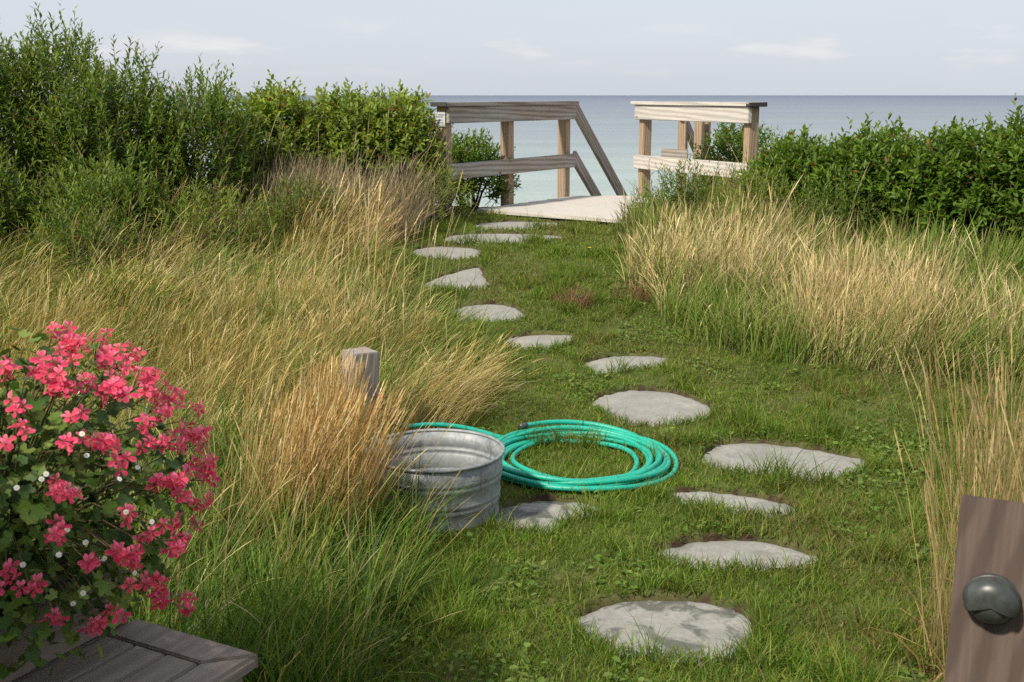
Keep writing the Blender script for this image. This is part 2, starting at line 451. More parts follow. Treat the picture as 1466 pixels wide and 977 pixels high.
for s, lab, stn in zip(STONES, SL, STAIN):
    cx, cy = s.mean(0); n = len(s); rings = []
    for kk, dz in ((.0, -.06), (.0, -.004), (-.006, -.0006), (-.03, .0), (-.10, .0)):
        g = grow(s, kk); rings.append(np.column_stack([g, terr(g[:, 0], g[:, 1]) - .018 + dz + RNG.normal(0, .0006, n)]))
    V = np.concatenate(rings + [np.array([[cx, cy, terr1(cx, cy) - .018]])]); T = []
    for r in range(len(rings) - 1):
        for i in range(n):
            i2 = (i + 1) % n; T += [(r * n + i, r * n + i2, (r + 1) * n + i2), (r * n + i, (r + 1) * n + i2, (r + 1) * n + i)]
    r = len(rings) - 1
    T += [(r * n + i, r * n + (i + 1) % n, len(V) - 1) for i in range(n)]
    loc = np.array([cx, cy, terr1(cx, cy) - .016])
    o = obj("stepping_stone", np_mesh("stepping_stone", V - loc, np.array(T), None, M_STONE, False), None, Matrix.Translation(loc))
    tag(o, lab, "stepping stone", "flagstones of the garden path"); o["stain"] = stn

# ---------------------------------------------------------------- landing, railings and stair at the top of the bluff
DZ = .58
PLAT = [(-.36, 11.48), (1.2, 10.36), (2.22, 11.25), (1.5, 13.02), (.70, 13.02)]
e1 = Vector((.812, -.583)); e2 = Vector((.583, .812))
pl = root("wooden_landing", (.9, 11.8, DZ - .2), "bleached plank landing where the path meets the stair", "landing")
def clip_line(off):
    """span along e1 of the landing polygon at distance off along e2"""
    ts = []
    for i in range(len(PLAT)):
        a, c = Vector(PLAT[i]), Vector(PLAT[(i + 1) % len(PLAT)])
        da, dc = a.dot(e2) - off, c.dot(e2) - off
        if (da > 0) != (dc > 0):
            p = a + (c - a) * (da / (da - dc)); ts.append(p.dot(e1))
    return (min(ts), max(ts)) if len(ts) == 2 else None
o0 = min(Vector(p).dot(e2) for p in PLAT); o1 = max(Vector(p).dot(e2) for p in PLAT)
wq = .184; off = o0 + .005
while off + wq < o1:
    # a plank's four plan corners, clipped to the landing's outline
    sa, sb = clip_line(off + .004), clip_line(off + wq - .012)
    if sa and sb and min(sa[1] - sa[0], sb[1] - sb[0]) > .05:
        cor = [e1 * sa[0] + e2 * (off + .004), e1 * sa[1] + e2 * (off + .004), e1 * sb[1] + e2 * (off + wq - .012), e1 * sb[0] + e2 * (off + wq - .012)]
        mid = sum(cor, Vector((0, 0))) / 4
        bm = bmesh.new(); lo, hi = [], []
        for cq in cor:
            d = cq - mid; x, y = d.dot(e1), d.dot(e2)
            lo.append(bm.verts.new((x, y, -.02))); hi.append(bm.verts.new((x, y, .02 + random.uniform(-.002, .002))))
        bm.faces.new(hi); bm.faces.new(lo[::-1])
        for i in range(4): bm.faces.new((lo[i], lo[(i + 1) % 4], hi[(i + 1) % 4], hi[i]))
        bmesh.ops.bevel(bm, geom=list(bm.edges), offset=.004, segments=2, affect='EDGES')
        M = Matrix.Translation((mid.x, mid.y, DZ - .02 + random.uniform(-.003, .003))) @ Matrix.Rotation(math.atan2(e1.y, e1.x), 4, 'Z')
        obj("plank", bm_mesh("plank", bm, M_DECK), pl, M)
    off += wq
for f in (.12, .55, .9):
    a, c = Vector(PLAT[0]).lerp(Vector(PLAT[1]), f), Vector(PLAT[4]).lerp(Vector(PLAT[3]), f)
    board("joist", (*a.lerp(c, .04), DZ - .14), (*a.lerp(c, .96), DZ - .14), (0, 0, 1), .19, .04, M_WOOD, pl)

UP = (0, 0, 1)
def railing(p0, p1, posts, out, board_m, label, ends):
    """p0..p1 plan line of the boards; out: plan normal on the side the boards are nailed to"""
    p0, p1, out = Vector(p0), Vector(p1), Vector(out).normalized()
    d = (p1 - p0).normalized()
    r = root("wooden_railing", (*((p0 + p1) / 2), DZ - .05), label, "railing", "railings of the landing")
    def P(t, z, o=0): q = p0 + d * t + out * o; return Vector((q.x, q.y, z))
    L = (p1 - p0).length
    for t in posts:
        pz = terr1(*(p0 + d * t)) - .3
        board("post", P(t, pz), P(t, 1.592), (*out, 0), .105, .105, M_POST, r, .006)
    board("upper_board", P(-.03, 1.513, .076), P(L + .03, 1.513, .076), UP, .158, .042, board_m, r)
    board("lower_board", P(-.03, .98 - .012, .076), P(L + .03, .98, .076), UP, .15, .042, board_m, r)
    c = board("cap_rail", P(-.09, 1.613, .02), P(L + .06, 1.613, .02), (*out, 0), .20, .038, board_m, r)
    for t, e in ends:
        board("end_block", P(t, 1.612, .02), P(t + e, 1.612, .02), (*out, 0), .203, .041, M_BLACKWOOD, c, .004)
    return r, P
M_BLACKWOOD = wood_mat("dark_end_grain", (.07, .065, .06), (.03, .03, .03), None, contrast=.4)  # darker wood for the blocks over the cap rail ends
RL, PLf = railing((-.667, 11.2), (.62, 13.0), (.02, 1.06, 2.15), (.814, -.58), M_WOOD, "grey railing with worn vine-hung end post, running down to the stair handrail", ((-.095, .012),))
RR, PRf = railing((1.47, 12.98), (2.33, 11.12), (.05, 2.0), (-.907, -.42), M_WOOD_SUN, "pale sunlit railing with a thick end post beside the glossy hedge", ((2.06, .07),))
# small weathered plate screwed to the vine-hung post
pp = PLf(-.036, 1.47); nrm = Vector((-.58, -.814, 0))
M = Matrix.Translation(pp + nrm * .006) @ frame(Vector((.814, -.58, 0)), Vector(UP)).to_4x4()
sp = obj("sign_plate", box_mesh("sign_plate", .125, .006, .14, M_WHITE, .003), RL, M)
for zz, ww in ((.045, .08), (.025, .09), (-.005, .05), (-.03, .07)):
    obj("printed_line", box_mesh("printed_line", ww, .002, .010, M_INK, 0), sp, M @ Matrix.Translation((random.uniform(-.012, .012), -.0042 if True else 0, zz)))

# stair going down to the beach
sd = Vector((.45, .893)); sn = Vector((.893, -.45))
stair = root("beach_stair", (1.1, 13.2, DZ - .4), "wooden stair with sloping handrail boards going down towards the sea", "stair")
h0 = Vector((.72, 13.06))
def SP(L, z, side=0.): q = h0 + sd * L + sn * side; return Vector((q.x, q.y, z - .72 * L))
perp = Vector((sd.x * .585, sd.y * .585, .81))
board("handrail", SP(-.06, 1.53), SP(4.6, 1.53), perp, .15, .042, M_WOOD, stair)
board("middle_rail", SP(-.06, .985), SP(4.6, .985), perp, .14, .042, M_WOOD, stair)
for L in (2.2, 4.4): board("post", SP(L, -.4, -.07), SP(L, 1.55, -.07), (*sn, 0), .1, .1, M_POST, stair)
for side in (.03, .86):
    board("stringer", SP(-.05, DZ - .16, side), SP(4.7, DZ - .16, side), perp, .26, .045, M_WOOD, stair)
for i in range(17):
    L = .1 + i * .27; z = DZ - .19 - i * .195
    a = h0 + sd * L + sn * .055; c = a + sn * .78
    board("tread", (a.x, a.y, z), (c.x, c.y, z), (*sd, 0), .27, .04, M_DECK, stair)
for (x, y, zt, w_) in ((2.07, 14.0, 1.55, .1), (2.26, 13.95, 1.5, .1), (2.37, 14.15, 1.5, .1)):
    board("post", (x, y, -.9), (x, y, zt), (*sn, 0), w_, w_, M_POST, stair)
board("cross_board", (1.83, 14.08, .99), (2.12, 13.9, .99), UP, .14, .04, M_WOOD, stair)
board("handrail", (2.03, 13.93, 1.5), (3.5, 16.9, -.9), perp, .15, .042, M_WOOD, stair)
# ---------------------------------------------------------------- unseen house added behind the camera, its roof placed to shade the foreground
hu = Vector((.88, -.475)); hv = Vector((.475, .88))
def HP(u, v, z): q = hu * u + hv * v; return Vector((q.x, q.y, z))
EAVE_V, EAVE_Z = -1.05, 3.4
M_CLAP = speck_mat("grey_shingle", (.30, .28, .26), (.20, .185, .17), 12, .35, .65, .85)
M_TRIM = flat_mat("white_trim", (.75, .75, .73), .6)
M_ROOF = speck_mat("asphalt_roof", (.09, .09, .09), (.14, .13, .125), 40, .4, .6, .9)
M_GLASS = flat_mat("dark_glass", (.03, .035, .04), .08)
hs = root("shade_house", HP(-1, -1.9, 0), "unseen grey shingled house added behind the bench, its porch roof casting shade", "house")
for i in range(22):
    board("shingle_course", HP(-7, -1.9 + .004 * (i % 2), .06 + i * .125), HP(4, -1.9 + .004 * (i % 2), .06 + i * .125), UP, .13, .05, M_CLAP, hs, .003)
rv = (HP(0, EAVE_V, EAVE_Z + .06) - HP(0, -2.6, EAVE_Z + .95)); 
mid = (HP(-1.5, EAVE_V, EAVE_Z + .08) + HP(-1.5, -2.6, EAVE_Z + .95)) / 2
board("roof", mid - hu.to_3d() * 5.8, mid + hu.to_3d() * 5.8, rv, rv.length, .1, M_ROOF, hs, .01)
board("fascia", HP(-7.2, EAVE_V - .02, EAVE_Z - .04), HP(4.2, EAVE_V - .02, EAVE_Z - .04), UP, .17, .03, M_TRIM, hs)
dr = board("door", HP(-.3, -1.862, 1.03), HP(.6, -1.862, 1.03), UP, 2.05, .05, M_TRIM, hs)
board("pane", HP(-.18, -1.832, 1.3), HP(.48, -1.832, 1.3), UP, 1.2, .012, M_GLASS, dr, 0)
wf = board("window", HP(-3.2, -1.86, 1.5), HP(-1.9, -1.86, 1.5), UP, 1.2, .06, M_TRIM, hs)
for uu in (-2.86, -2.24): board("pane", HP(uu - .26, -1.826, 1.5), HP(uu + .26, -1.826, 1.5), UP, 1.02, .012, M_GLASS, wf, 0)

# ---------------------------------------------------------------- bench with planter behind it
bz = .45
BC = Vector((-.919, 2.577)); bu = Vector((.882, -.471)); bv = Vector((-.471, -.882))
def BP(a, c, z): q = BC + bu * a + bv * c; return Vector((q.x, q.y, z))
bn = root("garden_bench", BP(.19, .8, 0), "weathered grey slatted bench with mitred frame beside the pink geraniums", "bench")
BW, BL, FW = .385, 1.7, .092
def plan_slab(name, pts, z, t, mat, parent, bev=.004):
    mid = sum((p for p in pts), Vector((0, 0, 0))) / len(pts); mid.z = z
    R = Matrix.Rotation(math.atan2(bv.y, bv.x), 4, 'Z')
    bm = bmesh.new(); lo, hi = [], []
    for p in pts:
        d = R.inverted() @ (p - mid); lo.append(bm.verts.new((d.x, d.y, -t / 2))); hi.append(bm.verts.new((d.x, d.y, t / 2)))
    n = len(pts); bm.faces.new(hi); bm.faces.new(lo[::-1])
    for i in range(n): bm.faces.new((lo[i], lo[(i + 1) % n], hi[(i + 1) % n], hi[i]))
    bmesh.ops.recalc_face_normals(bm, faces=bm.faces)
    bmesh.ops.bevel(bm, geom=list(bm.edges), offset=bev, segments=2, affect='EDGES')
    return obj(name, bm_mesh(name, bm, mat), parent, Matrix.Translation(mid) @ R)
g = .002
# frame: end board across, front board along, meeting in a mitre at the free corner
end_b = [BP(0, 0, bz), BP(BW, 0, bz), BP(BW - FW, FW, bz), BP(0, FW, bz)]
frt_b = [BP(BW, g * 2, bz), BP(BW, BL, bz), BP(BW - FW, BL, bz), BP(BW - FW, FW + g * 2, bz)]
eb = plan_slab("end_board", end_b, bz - .019, .038, M_BENCH, bn)
plan_slab("front_board", frt_b, bz - .0195, .038, M_BENCH, bn, .009)
sw = (BW - FW) / 3
for i in range(3):
    a0, a1 = i * sw + .003, (i + 1) * sw - .003
    plan_slab("slat", [BP(a0, FW + .005, bz), BP(a1, FW + .005, bz), BP(a1, BL, bz), BP(a0, BL, bz)], bz - .020 - .001 * (i % 2), .036, M_BENCH, bn)
board("apron", BP(BW - .035, .05, bz - .11), BP(BW - .035, BL, bz - .11), UP, .135, .03, M_BENCH, bn)
board("apron", BP(.02, .045, bz - .11), BP(BW - .02, .045, bz - .11), UP, .135, .03, M_BENCH, bn)
for a in (.05, BW - .085):
    for c in (.105, BL - .15): board("leg", BP(a, c, 0), BP(a, c, bz - .042), (*bu, 0), .085, .085, M_BENCH, bn)
pt = root("planter_box", BP(-.2, .5, 0), "weathered wooden planter box holding the pink geraniums", "planter")
PW, PL_, PZ = .36, 1.0, .60
for i in range(4):
    z = .075 + i * .148
    board("side_board", BP(-.02, .012, z), BP(-.02, PL_, z), UP, .142, .03, M_BENCH, pt)
    board("side_board", BP(-PW, .012, z), BP(-PW, PL_, z), UP, .142, .03, M_BENCH, pt)
    board("end_board", BP(-PW + .018, .015, z), BP(-.038, .015, z), UP, .142, .028, M_BENCH, pt)
    board("end_board", BP(-PW + .018, PL_ - .01, z), BP(-.038, PL_ - .01, z), UP, .142, .028, M_BENCH, pt)
M_SOIL = speck_mat("potting_soil", (.03, .02, .014), (.07, .05, .035), 30, .4, .6, .95, bump=.6)
plan_slab("potting_soil", [BP(-.04, .04, 0), BP(-.04, PL_ - .04, 0), BP(-PW + .02, PL_ - .04, 0), BP(-PW + .02, .04, 0)], .54, .06, M_SOIL, pt)

# ---------------------------------------------------------------- near post with its hooded lamp
nd = Vector((.905, -.425)); nn = Vector((-.425, -.905))
nc = Vector((.832, 2.0)) + nd * .072 - nn * .072
dp = root("deck_post", (nc.x, nc.y, 0), "brown square deck post with a black dome light", "post")
bm = bmesh.new(); bmesh.ops.create_cube(bm, size=1)
for v_ in bm.verts:                      # local x up, y across the thickness, z across the face
    x_ = v_.co.x * 1.03
    if x_ > 0 and v_.co.y > 0: x_ -= .05     # top sawn on a slope that sheds rain
    v_.co = Vector((x_, v_.co.y * .088, v_.co.z * .144))
bmesh.ops.bevel(bm, geom=list(bm.edges), offset=.003, segments=2, affect='EDGES')
fr = frame(Vector((0, 0, 1)), Vector((*nd, 0)))
if (fr @ Vector((0, 1, 0))).dot(Vector((*nn, 0))) > 0: fr = frame(Vector((0, 0, 1)), Vector((*(-nd), 0)))
pcx = Vector((.832, 2.0)) + nd * .072 - nn * .044
obj("post_timber", bm_mesh("post_timber", bm, M_NEAR), dp, Matrix.Translation((pcx.x, pcx.y, .463)) @ fr.to_4x4())
lc = Vector((.832, 2.0)) + nd * .068; LZ = .785
LM = Matrix.Translation((lc.x + nn.x * .002, lc.y + nn.y * .002, LZ)) @ frame(Vector((*nd, 0)), Vector((*nn, 0))).to_4x4()
V, T = lathe_np([(.0001, .003), (.049, .003), (.050, .008), (.048, .012), (.0001, .0121)], 40)
lp = obj("lamp_base", np_mesh("lamp_base", V, T, None, M_BLACK, True), dp, LM)
pr = [(.0445 * math.cos(t), .012 + .034 * math.sin(t)) for t in np.linspace(0, math.pi / 2 - .001, 12)]
V, T = lathe_np(pr, 40)
Vd = V.copy()
obj("dome", np_mesh("dome", Vd, T, None, M_BLACK, True), lp, LM)
hp_ = np.array([(.0475, .009), (.0482, .02), (.0455, .033), (.037, .0435), (.021, .0485), (.0001, .0498)])
ha = np.linspace(rad(-22), rad(202), 40); m_ = len(hp_)      # the hood covers the upper part of the lens
HV = np.stack([np.outer(hp_[:, 0], np.cos(ha)), np.outer(hp_[:, 0], np.sin(ha)), np.repeat(hp_[:, 1, None], 40, 1)], -1).reshape(-1, 3)
i, j = np.meshgrid(np.arange(m_ - 1), np.arange(39), indexing='ij'); i, j = i.ravel(), j.ravel()
HT = np.stack([i * 40 + j, i * 40 + j + 1, (i + 1) * 40 + j + 1, (i + 1) * 40 + j], 1)
obj("hood", np_mesh("hood", HV, HT, None, M_BLACK, True), lp, LM)

# ---------------------------------------------------------------- tap post in the grass
tpc = Vector((-.735, 5.3)); ang = rad(-38)
tp = root("tap_post", (tpc.x, tpc.y, 0), "short grey wooden post with a garden tap, standing in the straw", "post")
tn = Vector((math.sin(-ang) * 1., -math.cos(ang)))   # face turned to the path
board("post_timber", (tpc.x - .008, tpc.y, -.1), (tpc.x + .008, tpc.y + .01, .505), (math.cos(rad(-52)), math.sin(rad(-52)), 0), .135, .135, M_STUB, tp, .004, .004)
tb = Vector((tpc.x + .09, tpc.y - .02))
prt = [tube_np([(tpc.x + .04, tpc.y, .235), (tb.x + .01, tb.y, .235), (tb.x + .05, tb.y - .012, .225), (tb.x + .066, tb.y - .018, .19), (tb.x + .068, tb.y - .018, .165)], .013, 10),
       tube_np([(tb.x + .02, tb.y - .01, .235), (tb.x + .02, tb.y - .01, .285)], .008, 8)]
V, T, _ = join_np(prt)
tap = obj("tap", np_mesh("tap", V, T, None, M_IRON, True), tp)
V, T = lathe_np([(.0001, 0), (.02, 0), (.024, .005), (.02, .01), (.0001, .01)], 14)
obj("tap_wheel", np_mesh("tap_wheel", V + np.array([tb.x + .02, tb.y - .01, .284]), T, None, flat_mat("red_wheel", (.22, .03, .02), .5), True), tap)

# ---------------------------------------------------------------- galvanised tub
m, nt, b = material("galvanised_steel"); k = NT(nt)
v = k.coord('Object')
vo = k.n.new("ShaderNodeTexVoronoi"); vo.inputs['Scale'].default_value = 60; k.l.new(v, vo.inputs['Vector'])
sp_ = k.ramp(vo.outputs['Color'], [(.2, (.215, .235, .25)), (.8, (.32, .34, .355))])
n1 = k.noise(v, 9, 6, .65, .5); n2 = k.noise(k.coord('Object', (1, 1, .25)), 22, 5, .7); n3 = k.noise(v, 3, 4)
c = k.mix(k.ramp(n1, [(.45, 0.), (.7, .65)]), sp_, (.20, .225, .205))
c = k.mix(k.ramp(n2, [(.57, 0.), (.66, .85)]), c, (.14, .13, .10))
c = k.mix(k.ramp(n3, [(.5, 0.), (.75, .45)]), c, (.34, .355, .35))
k.l.new(c, b.inputs['Base Color'])
b.inputs['Metallic'].default_value = .3
k.l.new(k.ramp(n1, [(.3, .48), (.7, .7)]), b.inputs['Roughness'])
k.bump(n1, .12, .006, b)
M_GALV = m
TUB = Vector((-.315, 4.5, .0))
tb_ = root("wash_tub", TUB, "round galvanised metal wash tub half hidden behind dry grass", "tub")
R0, R1, TH = .256, .279, .268
def rr(z): return R0 + (R1 - R0) * z / TH
prof = [(.0001, .012), (R0 - .02, .012), (R0 - .004, .004), (R0 + .004, 0), (R0 + .006, .012), (rr(.02), .02)]
for zc in (.075, .10, .17, .195):
    for dz, dr_ in ((-.011, 0), (-.006, .0024), (0, .0042), (.006, .0024), (.011, 0)): prof.append((rr(zc + dz) + dr_, zc + dz))
prof += [(rr(TH - .006), TH - .006)]
inner = [(r - .003, z) for r, z in prof[:3:-1]] + [(R0 - .012, .02), (.0001, .02)]
V, T = lathe_np(prof + inner, 72)
obj("tub_wall", np_mesh("tub_wall", V, T, None, M_GALV, True), tb_, Matrix.Translation(TUB))
a = np.linspace(0, 2 * np.pi, 73)
V, T = tube_np(np.stack([np.cos(a) * (R1 + .002), np.sin(a) * (R1 + .002), np.full(73, TH)], 1), .0075, 10, False)
obj("rolled_rim", np_mesh("rolled_rim", V, T, None, M_GALV, True), tb_, Matrix.Translation(TUB))
for sgn in (1, -1):
    aa = rad(70) + (0 if sgn > 0 else math.pi)
    t = np.linspace(0, np.pi, 14)
    hx = rr(.235) + .006 + .018 * np.sin(t); w_ = .05 * np.cos(t)
    pth = np.stack([np.cos(aa) * hx - np.sin(aa) * w_, np.sin(aa) * hx + np.cos(aa) * w_, .235 - .03 * np.sin(t)], 1)
    V, T = tube_np(pth, .005, 8); obj("handle", np_mesh("handle", V, T, None, M_GALV, True), tb_, Matrix.Translation(TUB))
m, nt, b = material("still_water"); b.inputs['Base Color'].default_value = (.05, .055, .05, 1); b.inputs['Roughness'].default_value = .06
bm = bmesh.new(); bmesh.ops.create_circle(bm, cap_ends=True, segments=48, radius=rr(.09) - .006)
obj("water_surface", bm_mesh("water_surface", bm, m), tb_, Matrix.Translation(TUB + Vector((0, 0, .09))))

# ---------------------------------------------------------------- hose
HC = np.array([.305, 5.10]); pts = []
sx_, sy_ = tb.x + .068, tb.y - .018
pts += [(sx_, sy_, .165), (sx_ + .005, sy_ + .0, .13), (sx_ + .04, sy_ + .04, .10), (sx_ + .10, sy_ + .10, .13), (-.44, 5.42, .115), (-.30, 5.45, .115), (-.16, 5.42, .08), (-.05, 5.46, .04)]
loops = [(.455, .018), (.435, .032), (.415, .022), (.44, .045), (.39, .030), (.425, .058), (.36, .028), (.405, .066), (.345, .03), (.385, .05), (.33, .025)]
a0 = rad(150); nst = 40; tot = len(loops) * nst - 12
rs = np.array([l[0] for l in loops]); zs = np.array([l[1] for l in loops])
for q in range(tot):
    f = q / nst; i = min(int(f), len(loops) - 1); i2 = min(i + 1, len(loops) - 1); w_ = f - int(f)
    r = rs[i] * (1 - w_) + rs[i2] * w_; z = zs[i] * (1 - w_) + zs[i2] * w_
    an = a0 - f * 2 * np.pi
    ox = .045 * math.sin(1.7 * i + .5) * (1 - w_) + .045 * math.sin(1.7 * i2 + .5) * w_
    oy = .022 * math.cos(2.3 * i) * (1 - w_) + .022 * math.cos(2.3 * i2) * w_
    x = HC[0] + ox + r * math.cos(an) * 1.0; y = HC[1] + oy + r * math.sin(an) * .98
    pts.append((x, y, terr1(x, y) + z + .010 * math.sin(3 * an + i * 1.3)))
pts = np.array(pts)
for _ in range(3): pts[1:-1] = .25 * pts[:-2] + .5 * pts[1:-1] + .25 * pts[2:]
tt = np.linspace(0, 1, len(pts)); t2 = np.linspace(0, 1, len(pts) * 2)
pts = np.stack([np.interp(t2, tt, pts[:, i]) for i in range(3)], 1)
for _ in range(2): pts[1:-1] = .25 * pts[:-2] + .5 * pts[1:-1] + .25 * pts[2:]
hz = root("garden_hose", (HC[0], HC[1], 0), "coiled teal green garden hose lying on the lawn", "hose")
V, T = tube_np(pts, .012, 10); obj("hose_tube", np_mesh("hose_tube", V, T, None, M_HOSE, True), hz)
V, T = tube_np(pts[:5], .018, 10); obj("coupling", np_mesh("coupling", V, T, None, M_BLACK, True), hz)
dirn = pts[-1] - pts[-4]; dirn /= np.linalg.norm(dirn)
V, T = tube_np([pts[-1] - dirn * .02, pts[-1] + dirn * .012], .017, 10); obj("coupling", np_mesh("coupling", V, T, None, M_BLACK, True), hz)
# a second length with its coupling lying on top of the coil
ca = rad(125); cp = np.array([HC[0] + .42 * math.cos(ca), HC[1] + .41 * math.sin(ca), .125])
ta = np.linspace(rad(128), rad(40), 26)
ex = np.stack([HC[0] + (.40 + .02 * np.cos(ta * 2)) * np.cos(ta), HC[1] + .43 * np.sin(ta), .092 - .035 * np.linspace(0, 1, 26) ** 2], 1)
V, T = tube_np(ex, .012, 10); obj("hose_tube", np_mesh("hose_tube", V, T, None, M_HOSE, True), hz)
dv = ex[0] - ex[1]; dv /= np.linalg.norm(dv)
V, T = tube_np([ex[0] - dv * .012, ex[0], ex[0] + dv * .014, ex[0] + dv * .03], [.0165, .0175, .0175, .0165], 10)
obj("coupling", np_mesh("coupling", V, T, None, M_BLACK, True), hz)
# ---------------------------------------------------------------- shrubs
LEAF = np.array([(0, 0, 0), (.36, .28, .07), (.35, .64, .08), (0, 1, -.06), (-.35, .64, .08), (-.36, .28, .07), (0, .5, -.03)])
LEAF_T = np.array([(0, 1, 6), (1, 2, 6), (2, 3, 6), (3, 4, 6), (4, 5, 6), (5, 0, 6)])
LEAF_S = np.array([(0, 0, 0), (.36, .45, .07), (0, 1, -.06), (-.36, .45, .07), (0, .5, -.03)])
LEAF_ST = np.array([(0, 1, 4), (1, 2, 4), (2, 3, 4), (3, 0, 4)])
def unit(v): return v / (np.linalg.norm(v, axis=-1, keepdims=True) + 1e-9)
def leaves_np(P, D, N, L, W, C, shape=None):
    """leaf meshes: base points, directions, normals, lengths, widths, colours"""
    D = unit(D); Sd = unit(np.cross(D, N)); Nn = np.cross(Sd, D)
    lf, tr = shape or (LEAF, LEAF_T); q = len(lf)
    V = P[:, None] + lf[None, :, 0, None] * (W[:, None, None] * Sd[:, None]) + lf[None, :, 1, None] * (L[:, None, None] * D[:, None]) + lf[None, :, 2, None] * (L[:, None, None] * Nn[:, None])
    T = (tr[None] + q * np.arange(len(P))[:, None, None]).reshape(-1, 3)
    return V.reshape(-1, 3), T, np.repeat(C, q, 0)
def shrub(name, base, r, label, group, n_shoot, shoot=(.18, .34), per=11, leaf=(.05, .07), wid=.55, up=.5, pal=None, lump=.25, seed=1, spread=.9, autumn=.02, zmin=-.55):
    g = np.random.default_rng(seed)
    bx, by = base; gz = terr1(bx, by); r = np.array(r, float)
    cen = np.array([bx, by, gz + r[2] * .78]); 
    u = g.uniform(zmin, 1, n_shoot); a = g.uniform(0, 2 * np.pi, n_shoot)
    kp = (np.sin(a) < .25) | (u > .75) | (g.random(n_shoot) < .45); u, a = u[kp], a[kp]; n_shoot = len(u)   # the side towards the sea is thinner
    d = np.stack([np.sqrt(1 - u * u) * np.cos(a), np.sqrt(1 - u * u) * np.sin(a), u], 1)
    lum = 1 + lump * (vnoise(a * 2.2 + seed, u * 3.1, seed) + vnoise(a * 5 + seed, u * 6, seed + 5) * .5 - .75)
    rad_ = np.where(g.random(n_shoot) < .72, g.uniform(.78, 1, n_shoot), g.uniform(.35, .8, n_shoot)) * lum
    O = cen + d * r * rad_[:, None]
    O[:, 2] = np.maximum(O[:, 2], gz + .03)
    sd_ = unit(unit(d / r) * .75 + np.array([0, 0, up]) + g.normal(0, .28, (n_shoot, 3)))
    Ls = g.uniform(*shoot, n_shoot)
    tip = g.random(n_shoot) < .14
    Ls = np.where(tip & (u > .2), Ls * 1.6, Ls)
    K = per; t = (np.arange(K) + .6) / K
    ph = g.uniform(0, 6.28, n_shoot)[:, None] + np.arange(K)[None] * 2.4
    ax = unit(np.cross(sd_, np.array([.3, .2, .9]))); ay = np.cross(sd_, ax)
    side = np.cos(ph)[..., None] * ax[:, None] + np.sin(ph)[..., None] * ay[:, None]
    Pb = (O - sd_ * Ls[:, None] * .45)[:, None] + sd_[:, None] * (Ls[:, None] * t[None])[..., None]
    Dl = unit(side * (spread * (1.15 - .55 * t))[None, :, None] + sd_[:, None] * (.35 + .6 * t)[None, :, None] + g.normal(0, .18, side.shape))
    Nl = sd_[:, None] * .8 + np.array([0, 0, .55]) + g.normal(0, .25, side.shape)
    n = n_shoot * K
    Ll = g.uniform(*leaf, n) * np.tile(1.05 - .45 * t ** 3, n_shoot)
    pal = np.array(pal)
    ci = g.random(n)
    C = pal[0] * (1 - ci[:, None]) + pal[1] * ci[:, None]
    new = np.tile(t > .72, n_shoot) & (g.random(n) < .75)
    C = np.where(new[:, None], C * .45 + pal[2] * .55, C)
    br = np.repeat(.8 + .4 * vnoise(a * 3, u * 4, seed + 2) + g.normal(0, .06, n_shoot), K)
    C = C * br[:, None]
    au = g.random(n) < autumn
    C[au] = np.array([.22, .11, .03]) * g.uniform(.6, 1.3, (au.sum(), 1))
    V, T, CC = leaves_np(Pb.reshape(-1, 3), Dl.reshape(-1, 3), Nl.reshape(-1, 3), Ll, Ll * wid, C, (LEAF_S, LEAF_ST) if wid < .45 else None)
    loc = Vector((bx, by, gz)); R = root(name, loc, label, "shrub", group)
    M = Matrix.Translation(loc)
    f = obj("foliage", np_mesh("foliage", V - np.array(loc), T, np.clip(CC, .004, 1), M_LEAF, False), R, M); f["kind"] = "stuff"
    # stems: a fan of limbs that divide into the shoots
    parts = []
    for q in range(9):
        aa = q * .7 + seed; e = cen + np.array([math.cos(aa), math.sin(aa), .5]) * r * g.uniform(.35, .75)
        s0 = np.array([bx, by, gz - .05]) + np.array([math.cos(aa), math.sin(aa), 0]) * .06
        mid = (s0 + e) / 2 + g.normal(0, .05, 3)
        parts.append(tube_np([s0, mid, e], [.016, .012, .006], 5))
    for q in range(0, n_shoot, 2): parts.append(tube_np([O[q] - sd_[q] * Ls[q] * .75, O[q] + sd_[q] * Ls[q] * .52], [.004, .0018], 3, False))
    V, T, _ = join_np(parts)
    st_ = obj("stem", np_mesh("stem", V - np.array(loc), T, None, M_STEM, True), R, M)
    return R
TALL = [(.08, .14, .022), (.14, .215, .034), (.25, .32, .06)]
ROSE = [(.13, .20, .027), (.22, .30, .045), (.36, .42, .08)]
DEEP = [(.068, .138, .015), (.12, .21, .026), (.22, .31, .045)]
GT = "shrubs of the tall thicket"
for i, (x, y, rx, ry, h, lab) in enumerate([
        (-4.75, 10.0, .75, .7, 1.62, "tallest dark green shrub with upright leafy shoots, at the thicket's high end"),
        (-4.05, 10.2, .62, .65, 1.58, "tall dark green shrub with many pointed shoots, second in the tall thicket"),
        (-3.45, 10.0, .60, .6, 1.38, "bushy green shrub stepping down from the taller ones in the tall thicket"),
        (-2.85, 10.2, .58, .6, 1.18, "lower green shrub joining the tall thicket to the rounded hedge"),
        (-4.3, 8.85, .6, .4, .72, "low dark shrub in front of the tallest shrub, rising from straw"),
        (-3.2, 9.0, .55, .4, .6, "small dark shrub at the foot of the tall thicket beside the straw")]):
    shrub("tall_shrub", (x, y), (rx, ry, h * .58), lab, GT, int(760 * rx / .6 * (1 if h > 1 else .7)), (.20, .42), 14, (.06, .092), .42, 1.1, TALL, .3, 11 + i, .8, .012)
GH = "rounded bushes of the yellow-green hedge"
